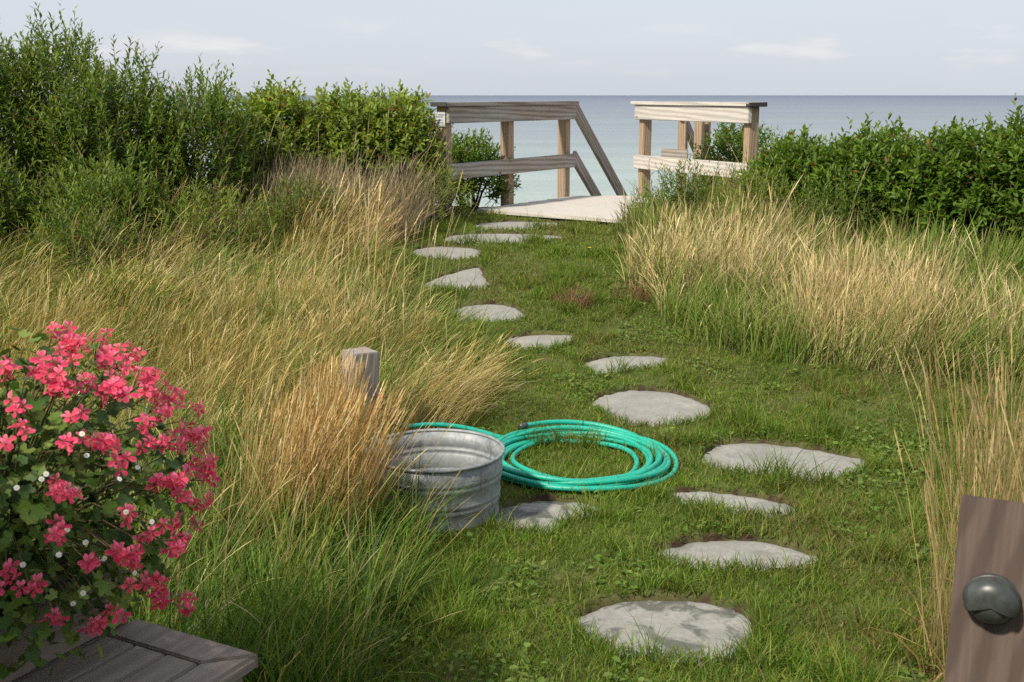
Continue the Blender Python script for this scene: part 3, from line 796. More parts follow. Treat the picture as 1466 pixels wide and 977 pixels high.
for i, (x, y, rx, h, lab) in enumerate([
        (-2.25, 11.1, .55, 1.15, "rounded leafy bush of the hedge, next to the tall thicket"),
        (-1.6, 11.35, .55, 1.12, "rounded yellow-green hedge bush behind the purplish grass"),
        (-1.12, 11.3, .46, 1.13, "rounded hedge bush against the vine-hung railing post")]):
    shrub("hedge_bush", (x, y), (rx, .6, h * .58), lab, GH, 850, (.14, .30), 11, (.055, .095), .56, .55, ROSE, .22, 31 + i, 1.0, .05)
shrub("railing_bush", (-.45, 12.2), (.45, .45, .40), "dark leafy bush growing up behind the grey railing", "bushes by the railings", 420, (.14, .28), 11, (.05, .075), .5, .6, DEEP, .25, 41)
shrub("railing_bush", (-.72, 10.85), (.34, .34, .30), "low bright green bush at the corner of the landing under the grey railing", "bushes by the railings", 260, (.1, .2), 10, (.035, .055), .4, .6, ROSE, .25, 42)
shrub("railing_bush", (2.5, 12.7), (.42, .5, .48), "green bush seen through the pale railing", "bushes by the railings", 420, (.14, .28), 11, (.055, .075), .5, .6, DEEP, .25, 43, 1., .05)
shrub("willow_sprout", (1.13, 10.3), (.10, .12, .16), "slender leafy sprout leaning over the edge of the landing", "sprouts in the grass by the landing", 14, (.22, .36), 14, (.05, .07), .3, 1.1, ROSE, .2, 44, .8)
shrub("willow_sprout", (1.55, 10.35), (.26, .2, .2), "low green sprouts in front of the pale railing", "sprouts in the grass by the landing", 60, (.18, .34), 12, (.045, .065), .36, 1., TALL, .2, 45, .8)
shrub("willow_sprout", (2.6, 10.9), (.22, .2, .42), "leafy sprout standing above the hedge beside the thick end post", "sprouts in the grass by the landing", 120, (.2, .34), 12, (.045, .065), .4, 1., TALL, .25, 46, .8)
GW = "green weeds between the tall thicket and the straw"
for i, (x, y, rx, h, lab) in enumerate([(-4.0, 7.9, .45, .46, "leafy green weeds in the straw, farthest from the path"), (-3.1, 8.3, .42, .5, "leafy green weeds in front of the small dark shrub"), (-2.35, 8.9, .42, .55, "leafy green weeds below the low shrub of the thicket"), (-1.75, 9.4, .38, .5, "leafy green weeds below the rounded hedge bush"), (-2.6, 7.4, .35, .3, "low green weeds in the middle of the leaning straw")]):
    shrub("weed_clump", (x, y), (rx, rx * .8, h * .58), lab, GW, 240, (.16, .32), 13, (.05, .08), .24, 1.1, TALL if i % 2 else ROSE, .35, 61 + i, .8, .03)
for i, (x, y, rx, h, lab) in enumerate([(1.5, 10.0, .34, .55, "leafy green weeds in the grass below the pale railing"), (2.1, 9.8, .36, .56, "leafy green weeds in the grass below the thick end post"), (2.65, 9.35, .34, .55, "leafy green weeds in the straw before the low end of the glossy hedge")]):
    shrub("weed_clump", (x, y), (rx, rx * .8, h * .58), lab, "green weeds below the pale railing", 200, (.16, .34), 12, (.045, .075), .3, 1.0, ROSE if i % 2 else TALL, .35, 81 + i, .85, .02)
GR = "rounded bushes of the glossy hedge"
for i, (x, y, rx, h, lab) in enumerate([
        (2.62, 10.35, .45, .72, "low green bush at the end of the glossy hedge nearest the railing"),
        (3.1, 9.85, .55, .84, "glossy green bush second from the railing in the glossy hedge"),
        (3.65, 9.4, .58, .90, "glossy green bush in the middle of the glossy hedge behind straw"),
        (4.2, 9.0, .6, 1.0, "tallest glossy green bush of the glossy hedge, fourth from the railing"),
        (4.75, 8.8, .62, 1.08, "glossy green bush ending the glossy hedge past the tallest one")]):
    shrub("hedge_bush", (x, y), (rx, .62, h * .58), lab, GR, 820, (.14, .30), 12, (.055, .10), .52, .6, DEEP, .24, 51 + i, 1.0, .02)

# ---------------------------------------------------------------- grasses
def lerp_arr(x, pts):
    a = np.array(pts); return np.interp(x, a[:, 0], a[:, 1])
XL = [(2.5, -.42), (3.6, -.30), (4.1, -.30), (4.3, -.62), (5.0, -.62), (5.45, -.5), (5.8, -.25), (6.3, -.04), (6.8, -.10), (7.3, -.28), (8, -.72), (8.6, -.95), (9.5, -1.08), (10.4, -1.02), (11.2, -.72)]
XR = [(2.5, 1.25), (3.4, 1.55), (3.9, 2.6), (6.2, 3.3), (6.45, 2.4), (6.7, 1.6), (7.0, 1.08), (7.6, .92), (8.4, .72), (9.2, .82), (10, 1.02), (11.2, 1.25)]
def ribbons(P, h, w, az, lean, curve, face, c0, c1, ts, prof):
    """grass blades: a ribbon per row of P that bends from lean by curve (radians) towards az"""
    n = len(P); m = len(ts); ts = np.asarray(ts); dt = np.diff(ts)
    th = lean[:, None] + curve[:, None] * (ts[:-1] + dt / 2)[None] ** 1.3
    dx = np.cumsum(np.sin(th) * dt, 1) * h[:, None]; dz = np.cumsum(np.cos(th) * dt, 1) * h[:, None]
    z0 = np.zeros((n, 1)); dx = np.concatenate([z0, dx], 1); dz = np.concatenate([z0, dz], 1)
    X = P[:, None, 0] + dx * np.cos(az)[:, None]; Y = P[:, None, 1] + dx * np.sin(az)[:, None]; Z = P[:, None, 2] + dz
    ctr = np.stack([X, Y, Z], -1)
    sv = np.stack([np.cos(face), np.sin(face), np.zeros(n)], 1)
    hw = .5 * w[:, None] * np.asarray(prof)[None]
    A = ctr - sv[:, None] * hw[..., None]; B = ctr[:, :-1] + sv[:, None] * hw[:, :-1, None]
    V = np.concatenate([A, B], 1); k = 2 * m - 1
    T = []
    for i in range(m - 2): T += [(i, m + i, m + i + 1), (i, m + i + 1, i + 1)]
    T.append((m - 2, 2 * m - 2, m - 1))
    T = (np.array(T)[None] + k * np.arange(n)[:, None, None]).reshape(-1, 3)
    f = (ts ** 1.0)[None, :, None]
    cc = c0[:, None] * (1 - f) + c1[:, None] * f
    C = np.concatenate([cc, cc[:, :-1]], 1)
    return V.reshape(-1, 3), T, C.reshape(-1, 3)
def pick(g, pal, n, w=None):
    pal = np.array(pal); c = pal[g.choice(len(pal), n, p=w)]
    return c * g.uniform(.75, 1.25, (n, 1))
BL2 = ([0, .5, 1], [1, .8, 0]); BL4 = ([0, .3, .6, .85, 1], [.8, 1, .8, .45, 0])
STALK = ([0, .38, .74, .89, 1], [1, .85, .7, 1.75, 0]); STALK2 = ([0, .4, .75, .85, .87, .885, .90, .915, .93, .945, .96, 1], [1, .85, .65, .5, 2.1, 1.0, 2.4, 1.1, 2.2, 1.0, 1.6, 0])
GREENS = [(.12, .22, .024), (.165, .27, .034), (.082, .165, .02), (.24, .31, .05), (.235, .26, .05)]
STRAWS = [(.50, .37, .145), (.60, .48, .235), (.43, .305, .10), (.56, .46, .27), (.35, .235, .07), (.30, .29, .08)]
def sample(g, n, x0, x1, y0, y1):
    return g.uniform(x0, x1, n), g.uniform(y0, y1, n)
def in_view(x, y, pad=.5): return np.abs(x) < .47 * y + pad

# lawn
g = np.random.default_rng(3)
def lawn():
    x, y = sample(g, 745000, -1.4, 3.9, 2.55, 11.35)
    dens = np.interp(y, [2.5, 4.5, 7, 11.4], [1., .95, .62, .42])
    xl, xr = lerp_arr(y, XL), lerp_arr(y, XR)
    e = .16 * (fnoise(x * 3, y * 3, 21) - .5)
    ok = (g.random(len(x)) < dens) & (x > xl - .22 + e) & (x < xr + .25 + e) & in_view(x, y, .35)
    ok &= (x - TUB.x) ** 2 + (y - TUB.y) ** 2 > (R0 + .004) ** 2
    ok &= ~inpoly(x, y, PLAT)
    for s in STONES:
        bb = (s[:, 0].min() - .1 < x) & (x < s[:, 0].max() + .1) & (s[:, 1].min() - .1 < y) & (y < s[:, 1].max() + .1)
        ins = np.zeros(len(x), bool); ins[bb] = inpoly(x[bb], y[bb], grow(s, .0))
        front = y < s[:, 1].mean() - .15 * np.ptp(s[:, 1])
        rim = np.zeros(len(x), bool); rim[bb] = inpoly(x[bb], y[bb], grow(s, .022))
        ok &= ~ins & ~(rim & ~front & (g.random(len(x)) < .65))
    x, y = x[ok], y[ok]; n = len(x)
    pz = terr(x, y) - .004
    dry = ss(.47, .66, fnoise(x * 1.6 + 3, y * 1.3, 33)) * .95 + .1 + .1 * ss(5.2, 6.5, y)
    tuft = ss(.58, .75, fnoise(x * 5, y * 5, 44))
    h = g.uniform(.028, .07, n) * (.65 + 1.25 * tuft) * (1 + .25 * (y < 4.6))
    for s in STONES:
        fr_ = inpoly(x, y, grow(s, .07)) & (y < s[:, 1].mean() - .1 * np.ptp(s[:, 1])); h[fr_] *= 1.5
    rc = np.hypot(x - HC[0], y - HC[1]); ring_ = (rc > .2) & (rc < .56); h[ring_] *= 1.35
    lng = g.random(n) < .03; h[lng] *= g.uniform(1.6, 2.4, lng.sum())
    w = g.uniform(.0026, .0046, n) * np.interp(y, [3, 6, 11], [1, 1.25, 2.0])
    c = pick(g, GREENS, n) * (.5 + .55 * fnoise(x * 2.3, y * 2.3, 51) + .45 * fnoise(x * 9, y * 9, 52))[:, None]
    isd = g.random(n) < dry * .40
    c[isd] = pick(g, [(.27, .21, .085), (.22, .19, .06), (.19, .18, .05), (.32, .26, .12)], isd.sum())
    h[isd] *= .8
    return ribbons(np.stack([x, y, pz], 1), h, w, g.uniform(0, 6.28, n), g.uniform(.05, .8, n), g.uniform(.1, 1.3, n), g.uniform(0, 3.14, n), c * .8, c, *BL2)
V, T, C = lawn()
o = obj("lawn_grass", np_mesh("lawn_grass", V, T, C, M_GRASS)); tag(o, "short green lawn around the stepping stones, brownish in patches", "grass", kind="stuff")
NLAWN = len(T)

def stand(name, label, g, n, region, hfun, pal, pw=None, w=(.0028, .0042), az=0., azs=.5, lean=(.1, .4), curve=(.2, .8), prof=STALK, base=(.17, .16, .06), mat=None, link=True, densf=None, pad=.6, per=26, rad_t=.075, basek=.4):
    """tufted grass: n stalks in tufts of about per, each tuft with its own height, lean and tone"""
    x0, x1, y0, y1 = region[:4]
    nt_ = max(6, n // per)
    tx, ty = sample(g, nt_, x0, x1, y0, y1)
    ok = np.ones(nt_, bool) if densf is None else g.random(nt_) < densf(tx, ty)
    tx, ty = tx[ok], ty[ok]; nt_ = len(tx)
    wind = fnoise(tx * 1.1 + 5, ty * 1.1, 101) - .5; gust = fnoise(tx * 1.8, ty * 1.8 + 9, 102) - .5
    t_az = az + 3.4 * wind + g.normal(0, azs, nt_); t_le = g.uniform(*lean, nt_) + 1.1 * gust; t_h = g.uniform(.5, 1.3, nt_)
    t_c = pick(g, pal, nt_, pw); t_b = g.uniform(.72, 1.28, nt_); t_s = g.uniform(.5, 1.5, nt_)
    ti = np.repeat(np.arange(nt_), g.poisson(per, nt_)); m = len(ti)
    off = g.normal(0, 1, (m, 2)) * (rad_t * t_s[ti])[:, None]
    x, y = tx[ti] + off[:, 0], ty[ti] + off[:, 1]
    ok = in_view(x, y, pad)
    if len(region) > 4: ok &= region[4](x, y)
    ok &= (x - TUB.x) ** 2 + (y - TUB.y) ** 2 > (R1 + .02) ** 2
    ok &= (np.abs(x - tpc.x) > .11) | (np.abs(y - tpc.y) > .11)
    rel = np.stack([x - BC.x, y - BC.y], 1); a_ = rel @ np.array(bu); c_ = rel @ np.array(bv)
    ok &= ~((a_ > -PW - .03) & (a_ < BW + .02) & (c_ > -.03) & (c_ < BL))
    ok &= ~inpoly(x, y, grow(PLAT, .02))
    for s in STONES: ok &= ~inpoly(x, y, s)
    x, y, ti, off = x[ok], y[ok], ti[ok], off[ok]; m = len(x)
    h = hfun(x, y) * t_h[ti] * g.uniform(.5, 1.1, m)
    tall = g.random(m) < .03; h[tall] *= 1.6
    c1 = (t_c[ti] * .6 + pick(g, pal, m, pw) * .4) * (t_b[ti] * g.uniform(.6, 1.35, m))[:, None]
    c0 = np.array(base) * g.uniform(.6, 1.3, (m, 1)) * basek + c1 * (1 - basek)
    ww = g.uniform(*w, m) * np.interp(y, [3, 6, 11], [.8, 1.1, 1.8])
    spread = np.arctan2(off[:, 1], off[:, 0]); fx = np.cos(t_az[ti]) * (.35 + t_le[ti]) + np.cos(spread) * .35; fy = np.sin(t_az[ti]) * (.35 + t_le[ti]) + np.sin(spread) * .35
    le = np.clip(t_le[ti] + g.normal(0, .24, m), .0, 1.35)
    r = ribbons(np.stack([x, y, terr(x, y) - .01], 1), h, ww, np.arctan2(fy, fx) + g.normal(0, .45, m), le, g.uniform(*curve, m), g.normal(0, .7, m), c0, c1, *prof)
    if not link: return r
    o = obj(name, np_mesh(name, *r, mat or M_STRAW)); tag(o, label, "grass", kind="stuff"); return o
g = np.random.default_rng(5)
left = lambda x, y: x < lerp_arr(y, XL) - .10 + .25 * (fnoise(x * 2, y * 2, 61) - .5)
right = lambda x, y: (x > lerp_arr(y, XR) + .12 + .2 * (fnoise(x * 2, y * 2, 62) - .5)) & (y > 5.8)
hl = lambda x, y: np.interp(y, [4.2, 5.5, 7.5, 8.6, 9.5, 11], [.42, .40, .42, .44, .42, .4]) * (.7 + .6 * fnoise(x * 1.4, y * 1.4, 71)) * np.clip(.55 + 1.1 * (lerp_arr(y, XL) - x), .55, 1)
stp = lambda x, y: (.07 + .75 * ss(.43 - .05 * (y < 7.8), .60 - .05 * (y < 7.8), fnoise(x * 1.3 + 2, y * 1.6, 81))) * (1 - .85 * ss(7.6, 8.8, y) * ss(1.2, 2.4, -x))
A = stand("", "", g, 150000, (-5.4, .1, 4.9, 10.9, left), hl, STRAWS, None, (.0017, .0030), .15, .55, (.15, .7), (.3, 1.2), STALK, (.22, .20, .07), link=False, densf=stp)
B = stand("", "", g, 66000, (-5.4, .2, 4.6, 11.0, left), lambda x, y: .26 + .20 * fnoise(x * 2, y * 2, 5), GREENS[:3] * 2 + [(.24, .31, .05), (.28, .27, .08), (.40, .33, .14)], None, (.003, .0055), .2, .8, (.1, .6), (.3, 1.2), BL4, (.07, .10, .03), link=False)
V, T, C = join_np([A, B])
o = obj("meadow_grass", np_mesh("meadow_grass", V, T, C, M_STRAW)); tag(o, "windswept straw and green grass around the tap post and thicket, leaning towards the path", "grass", kind="stuff")
hr = lambda x, y: np.interp(y, [6.2, 7, 8.5, 10.5], [.36, .5, .48, .36]) * (.75 + .5 * fnoise(x * 1.5, y * 1.5, 72)) * np.clip(.5 + 1.2 * (x - lerp_arr(y, XR)), .5, 1)
PALE = [(.56, .45, .24), (.63, .53, .32), (.49, .375, .175), (.52, .40, .185), (.41, .30, .13)]
stp2 = lambda x, y: (.07 + .8 * ss(.42, .58, fnoise(x * 1.3 + 7, y * 1.6, 82))) * (1 - .85 * ss(8.2, 9.0, y)) * (1 - .9 * ss(2.4, 3.2, x))
A = stand("", "", g, 120000, (.5, 5.4, 5.9, 10.6, right), hr, PALE, None, (.0016, .0029), .25, .8, (.0, .3), (.1, .8), STALK, (.36, .31, .16), link=False, densf=stp2)
B = stand("", "", g, 58000, (.5, 5.4, 5.9, 10.9, right), lambda x, y: .28 + .22 * fnoise(x * 2, y * 2, 6), GREENS[:3] * 2 + [(.24, .31, .05), (.28, .27, .08), (.40, .33, .14)], None, (.004, .006), .2, 1.2, (.05, .4), (.2, .9), BL4, (.06, .08, .02), link=False)
V, T, C = join_np([A, B])
o = obj("meadow_grass", np_mesh("meadow_grass", V, T, C, M_STRAW)); tag(o, "pale dry upright grass of the meadow below the glossy hedge", "grass", kind="stuff")
# green and yellow grass on the slope under the right railing
stand("slope_grass", "olive green and yellow tufted grass on the slope under the pale railing", g, 12000, (.95, 2.9, 9.3, 11.9, lambda x, y: x > lerp_arr(np.minimum(y, 10.6), XR) - .06), lambda x, y: .30 + .22 * fnoise(x * 2, y * 2, 8), [(.22, .21, .07), (.14, .17, .045), (.36, .29, .12), (.09, .12, .03)], None, (.004, .006), .3, .9, (.05, .5), (.2, 1.), BL4, (.1, .11, .03), densf=lambda x, y: .4 + .6 * (fnoise(x * 3, y * 3, 9) > .45))
# purplish seeding grass in front of the hedge
stand("purple_grass", "fine purplish brown seeding grass in front of the rounded hedge", g, 10000, (-2.3, -.95, 9.7, 10.7), lambda x, y: .40 + .28 * fnoise(x * 2, y * 2, 11), [(.27, .20, .15), (.34, .26, .18), (.22, .165, .135), (.32, .26, .15), (.17, .19, .06)], None, (.0016, .0026), .2, .5, (.1, .5), (.15, .6), STALK, (.14, .13, .06))
stand("rusty_grass", "rusty brown seeding grass between the tall thicket and the path", g, 5000, (-3.3, -1.15, 8.2, 9.7), lambda x, y: .46 + .2 * fnoise(x * 2, y * 2, 19), [(.40, .27, .12), (.48, .35, .18), (.32, .20, .09), (.42, .32, .14)], None, (.0018, .003), .2, .7, (.05, .45), (.2, 1.0), STALK, (.16, .15, .05), densf=lambda x, y: ss(.42, .56, fnoise(x * 1.9, y * 1.9, 91)))
# small reddish tufts
for (x, y, r_, lab) in ((.92, 8.15, .2, "reddish tuft of fine grass at the edge of the pale upright meadow"), (.45, 7.95, .13, "small reddish tuft of grass in the lawn beside the path"), (-1.33, 9.3, .2, "dark reddish tuft of fine grass at the edge of the leaning straw")):
    o = stand("red_grass", lab, g, 600, (x - r_, x + r_, y - r_, y + r_, lambda a, c, x=x, y=y, r_=r_: (a - x) ** 2 + (c - y) ** 2 < r_ * r_), lambda a, c: .17 + 0 * a, [(.26, .10, .085), (.32, .15, .10), (.20, .08, .075)], None, (.0014, .0024), 0, 3, (.1, .6), (.1, .6), STALK, (.1, .1, .04))
# the meadow runs on beyond both sides of the garden
out_ = lambda x, y: np.abs(x) > .47 * y + .45
A = stand("", "", g, 9000, (1.9, 7.5, 2.6, 9.0, out_), lambda x, y: .34 + .2 * fnoise(x * 2, y * 2, 15), PALE + GREENS[:3], None, (.006, .010), .2, .8, (.05, .4), (.2, .8), STALK, (.2, .19, .07), link=False, pad=9)
B = stand("", "", g, 9000, (-7.5, -1.9, 2.9, 8.4, out_), lambda x, y: .34 + .2 * fnoise(x * 2, y * 2, 15), STRAWS + GREENS[:3], None, (.006, .010), .2, .8, (.1, .6), (.2, 1.), STALK, (.2, .19, .07), link=False, pad=9)
V, T, C = join_np([A, B])
o = obj("meadow_grass", np_mesh("meadow_grass", V, T, C, M_STRAW)); tag(o, "mixed straw and green grass running on past the garden's sides", "grass", kind="stuff")
# long grass at the near left
g = np.random.default_rng(8)
nl = lambda x, y: (x < lerp_arr(y, XL) + .05 - .2 * fnoise(x * 4, y * 4, 3)) & (y > 2.62 - .15 * x)
A = stand("", "", g, 30000, (-2.6, -.1, 2.6, 4.95, nl), lambda x, y: .26 + .22 * fnoise(x * 2.5, y * 2.5, 12), GREENS[:4] + [(.05, .10, .03)], None, (.004, .0068), 0, 1.4, (.05, .6), (.4, 1.6), BL4, (.03, .05, .012), link=False)
B = stand("", "", g, 1500, (-2.6, -.25, 2.7, 4.95, nl), lambda x, y: .45 + .2 * fnoise(x * 2.5, y * 2.5, 13), STRAWS, None, (.002, .0032), .3, 1.0, (.1, .6), (.2, 1.0), STALK, (.14, .13, .05), link=False)
V, T, C = join_np([A, B])
o = obj("long_grass", np_mesh("long_grass", V, T, C, M_GRASS)); tag(o, "long dark green arching grass mixed with straw beside the bench", "grass", kind="stuff")

# single clumps that stand out
def clump(name, loc, label, n, r, h, az, lean, curve, pal, w, seed, prof=STALK2, azs=.25, extra=True):
    g = np.random.default_rng(seed); x, y = loc
    a = g.uniform(0, 6.28, n); q = np.sqrt(g.random(n))
    P = np.stack([x + r[0] * q * np.cos(a), y + r[1] * q * np.sin(a), np.zeros(n)], 1)
    P[:, 2] = terr(P[:, 0], P[:, 1]) - .01
    c1 = pick(g, pal, n) * g.uniform(.7, 1.25, (n, 1)); c0 = c1 * .7 + np.array([.05, .06, .015]) * .3
    parts = [ribbons(P, g.uniform(*h, n), g.uniform(*w, n), az + g.normal(0, azs, n), g.uniform(*lean, n), g.uniform(*curve, n), g.normal(0, .7, n), c0, c1, *prof)]
    V, T, C = join_np(parts); lc_ = np.array([x, y, terr1(x, y)])
    R = root(name, lc_, label, "grass clump", "tall dry grass clumps")
    o = obj("stalks", np_mesh("stalks", V - lc_, T, C, M_STRAW), R, Matrix.Translation(lc_)); o["kind"] = "stuff"
    if extra:
        k_ = n // 3; a = g.uniform(0, 6.28, k_); q = np.sqrt(g.random(k_)) * 1.15
        P = np.stack([x + r[0] * q * np.cos(a), y + r[1] * q * np.sin(a), np.zeros(k_)], 1); P[:, 2] = terr(P[:, 0], P[:, 1]) - .01
        c = pick(g, [(.40, .27, .12), (.30, .19, .08), (.07, .11, .02), (.09, .13, .03)], k_)
        V, T, C = ribbons(P, g.uniform(.15, .36, k_), g.uniform(.004, .007, k_), g.uniform(0, 6.28, k_), g.uniform(.1, .7, k_), g.uniform(.5, 2.2, k_), g.uniform(0, 3.14, k_), c * .7, c, *BL4)
        o = obj("leaf_blades", np_mesh("leaf_blades", V - lc_, T, C, M_STRAW), R, Matrix.Translation(lc_)); o["kind"] = "stuff"
ORANGE = [(.54, .36, .15), (.62, .45, .22), (.47, .29, .11), (.66, .52, .30), (.38, .22, .08)]
clump("dry_grass_clump", (-.80, 4.07), "thick tan clump of dry grass leaning over the metal tub", 1150, (.25, .18), (.36, .70), .1, (.03, .42), (.0, .5), ORANGE, (.0018, .0036), 91, azs=.6)
clump("dry_grass_clump", (-.86, 5.06), "upright tan clump of dry grass standing against the tap post", 300, (.14, .12), (.34, .58), .8, (.02, .2), (.0, .2), ORANGE, (.0018, .003), 92)
clump("dry_grass_clump", (-.48, 5.75), "arching straw clump behind the metal tub, nodding towards the hose", 500, (.28, .3), (.36, .58), .0, (.3, .8), (.3, 1.1), STRAWS, (.0016, .0028), 93)
clump("dry_grass_clump", (1.72, 2.95), "tall straw clump rising behind the brown deck post", 1700, (.5, .65), (.5, 1.05), 1.2, (.0, .18), (.0, .4), [(.40, .30, .145), (.47, .37, .20), (.34, .24, .10), (.43, .32, .16)], (.0015, .003), 94, azs=1.7)
clump("dry_grass_clump", (-.95, 7.6), "few tall straw stalks with thin seed heads beside the mid path", 70, (.7, 1.1), (.6, 1.05), .2, (.0, .3), (.05, .4), PALE[:4], (.0036, .005), 95, azs=.9, extra=False)
for i, (x, y, r_, lab) in enumerate(((-1.25, 4.75, .2, "low broad-leaved weed in the long grass beyond the geranium"), (-1.05, 5.2, .16, "small broad-leaved weed beside the tap post straw"), (-1.6, 5.3, .2, "leafy weed patch in the straw behind the geranium"))):
    shrub("weed_plant", (x, y), (r_, r_, .10), lab, "weeds in the long grass", 60, (.06, .12), 5, (.035, .06), .75, .5, ROSE, .2, 71 + i, 1.0, .06)
# low clover and plantain in the turf
g = np.random.default_rng(23)
x, y = sample(g, 26000, -1.0, 3.2, 2.8, 8.5)
ok = (x > lerp_arr(y, XL) - .1) & (x < lerp_arr(y, XR) + .1) & in_view(x, y, .2) & (fnoise(x * 2.6 + 8, y * 2.6, 120) > .61) & ((x - TUB.x) ** 2 + (y - TUB.y) ** 2 > .1)
for s in STONES: ok &= ~inpoly(x, y, s)
x, y = x[ok], y[ok]; n = len(x)
an = g.uniform(0, 6.28, n); P = np.stack([x, y, terr(x, y) + g.uniform(.012, .04, n)], 1)
D = np.stack([np.cos(an), np.sin(an), g.uniform(-.1, .5, n)], 1); N = np.stack([g.normal(0, .3, n), g.normal(0, .3, n), np.ones(n)], 1)
L = g.uniform(.016, .034, n); V, T, C = leaves_np(P, D, N, L, L * g.uniform(.5, 1.0, n), pick(g, [(.11, .20, .03), (.15, .24, .04), (.20, .27, .06)], n))
o = obj("clover", np_mesh("clover", V, T, C, M_LEAF)); tag(o, "small round clover and plantain leaves growing in patches of the lawn", "clover", kind="stuff")
# ---------------------------------------------------------------- geraniums and daisies in the planter
FLOWERS=[(-1.015,2.448,1.181,4),(-0.999,2.467,1.174,3),(-0.961,2.397,1.161,8),(-0.933,2.385,1.147,6),(-0.946,2.559,1.133,7),(-0.902,2.538,1.108,10),(-0.882,2.425,1.115,6),(-0.862,2.362,1.094,8),(-0.852,2.323,1.075,9),(-0.967,2.292,1.141,10),(-0.955,2.260,1.121,8),(-0.937,2.261,1.112,4),(-0.914,2.269,1.101,3),(-1.027,2.250,1.146,7),(-0.981,2.187,1.088,3),(-0.959,2.158,1.048,3),(-0.996,2.127,1.036,3),(-0.835,2.471,1.071,8),(-0.816,2.445,1.053,8),(-0.795,2.476,1.021,11),(-0.782,2.420,1.009,6),(-0.752,2.571,0.971,3),(-0.794,2.340,1.013,3),(-0.779,2.322,0.980,6),(-0.755,2.395,0.957,9),(-0.756,2.500,0.941,7),(-0.753,2.556,0.904,9),(-0.897,2.323,1.111,3),(-0.895,2.220,1.056,3),(-0.857,2.210,1.007,4),(-0.840,2.236,1.011,5),(-0.810,2.236,0.966,5),(-0.895,2.183,1.021,3),(-0.733,2.496,0.860,9),(-0.724,2.537,0.826,6),(-0.747,2.313,0.891,5),(-0.731,2.370,0.875,6),(-0.893,2.129,0.942,3),(-0.888,2.128,0.931,4),(-0.895,2.103,0.871,6),(-0.734,2.338,0.864,8),(-0.720,2.418,0.813,6),(-0.722,2.398,0.764,3),(-0.788,2.210,0.859,3),(-0.771,2.229,0.801,3),(-0.807,2.176,0.798,5),(-0.795,2.193,0.782,3),(-0.782,2.215,0.760,3),(-0.738,2.305,0.802,4),(-0.738,2.312,0.758,5),(-0.746,2.291,0.747,3),(-0.855,2.127,0.807,3),(-0.976,2.052,0.796,5),(-0.942,2.068,0.770,4),(-0.912,2.103,0.689,3),(-0.850,2.167,0.659,3),(-0.868,2.165,0.633,3),(-0.831,2.189,0.659,3),(-0.766,2.267,0.701,3),(-0.775,2.257,0.687,3),(-0.784,2.326,0.610,4),(-0.773,2.423,0.578,3),(-0.766,2.413,0.557,3),(-0.793,2.215,0.706,3),(-1.075,2.194,1.124,7),(-1.033,2.112,1.034,4),(-1.037,2.054,0.927,5),(-1.013,2.042,0.847,3)]
DAISIES=[(-0.960,2.093,0.955),(-0.882,2.112,0.866),(-0.895,2.096,0.823),(-0.949,2.064,0.817),(-0.831,2.149,0.793),(-0.867,2.123,0.734),(-0.884,2.114,0.717),(-0.794,2.202,0.740),(-0.800,2.196,0.869),(-0.766,2.240,0.832),(-0.856,2.128,0.834),(-0.924,2.118,0.963),(-0.918,2.126,0.970),(-0.790,2.251,0.941),(-0.863,2.185,0.987),(-0.876,2.204,1.024),(-0.812,2.208,0.932)]
GC = np.array([-1.14, 2.42, .80]); GR_ = np.array([.42, .40, .40])
g = np.random.default_rng(17)
ge = root("geranium", (GC[0], GC[1], .57), "large trailing geranium covered in bright pink flower heads", "geranium")
# lobed round leaf
nl_ = 15; aa = np.linspace(-2.5, 2.5, nl_) ; rr_ = 1 + .16 * np.cos(aa * 5.0 * 1.26)
lv = np.concatenate([[(0, 0, 0)], np.stack([np.sin(aa) * rr_, .12 + np.cos(aa) * rr_, .22 * rr_ ** 2 - .06 * np.cos(aa * 6.3)], 1), ])
lt = np.array([(0, i + 1, i) for i in range(1, nl_)])
GP = [(.075, .15, .022), (.12, .20, .03), (.18, .25, .05), (.05, .105, .02)]
LM_ = [np_mesh("leaf", lv * .5, lt, np.broadcast_to(np.array(c), (len(lv), 3)), M_GLEAF, True) for c in GP]
def surf(n, lo, hi):
    d = unit(g.normal(0, 1, (n * 3, 3))); d = d[(d[:, 2] > -.85)][:n]
    return GC + d * GR_ * g.uniform(lo, hi, (len(d), 1)), d
def basis(nv):
    nv = unit(nv); t = unit(np.cross(nv, g.normal(0, 1, 3))); return np.stack([t, np.cross(nv, t), nv], 1)
P, D = surf(300, .78, 1.0); front = (P - np.array([0, 0, 1.7])); 
for p, d in zip(P, D):
    B_ = basis(d * .8 + np.array([0, -.1, .6]) + g.normal(0, .35, 3)) * g.uniform(.025, .042)
    M = Matrix([list(B_[i]) + [p[i]] for i in range(3)] + [[0, 0, 0, 1]])
    obj("leaf", LM_[g.integers(4)], ge, M)
P, D = surf(2500, .35, .99); Vs = []
for p, d in zip(P, D):
    B_ = basis(d * .8 + np.array([0, 0, .5]) + g.normal(0, .5, 3)) * g.uniform(.022, .038)
    Vs.append(((lv * .5) @ B_.T + p, lt, np.array(GP[g.integers(4)]) * g.uniform(.6, 1.1)))
V, T, C = join_np(Vs); o = obj("foliage", np_mesh("foliage", V, T, C, M_GLEAF, True), ge); o["kind"] = "stuff"
core = np.array([GC[0] - .05, GC[1], .56])
prt = []
for q in range(90):
    d = unit(g.normal(0, 1, 3)); d[2] = abs(d[2]) * (1 if q % 3 else -.5); e = GC + d * GR_ * g.uniform(.7, .95)
    prt.append(tube_np([core + g.normal(0, .05, 3), (core + e) / 2 + np.array([0, 0, .06]), e], [.004, .0035, .002], 5, False))
V, T, _ = join_np(prt); obj("stems", np_mesh("stems", V, T, None, speck_mat("geranium_stem", (.07, .11, .03), (.11, .12, .04), 20, .4, .6, .6), True), ge)
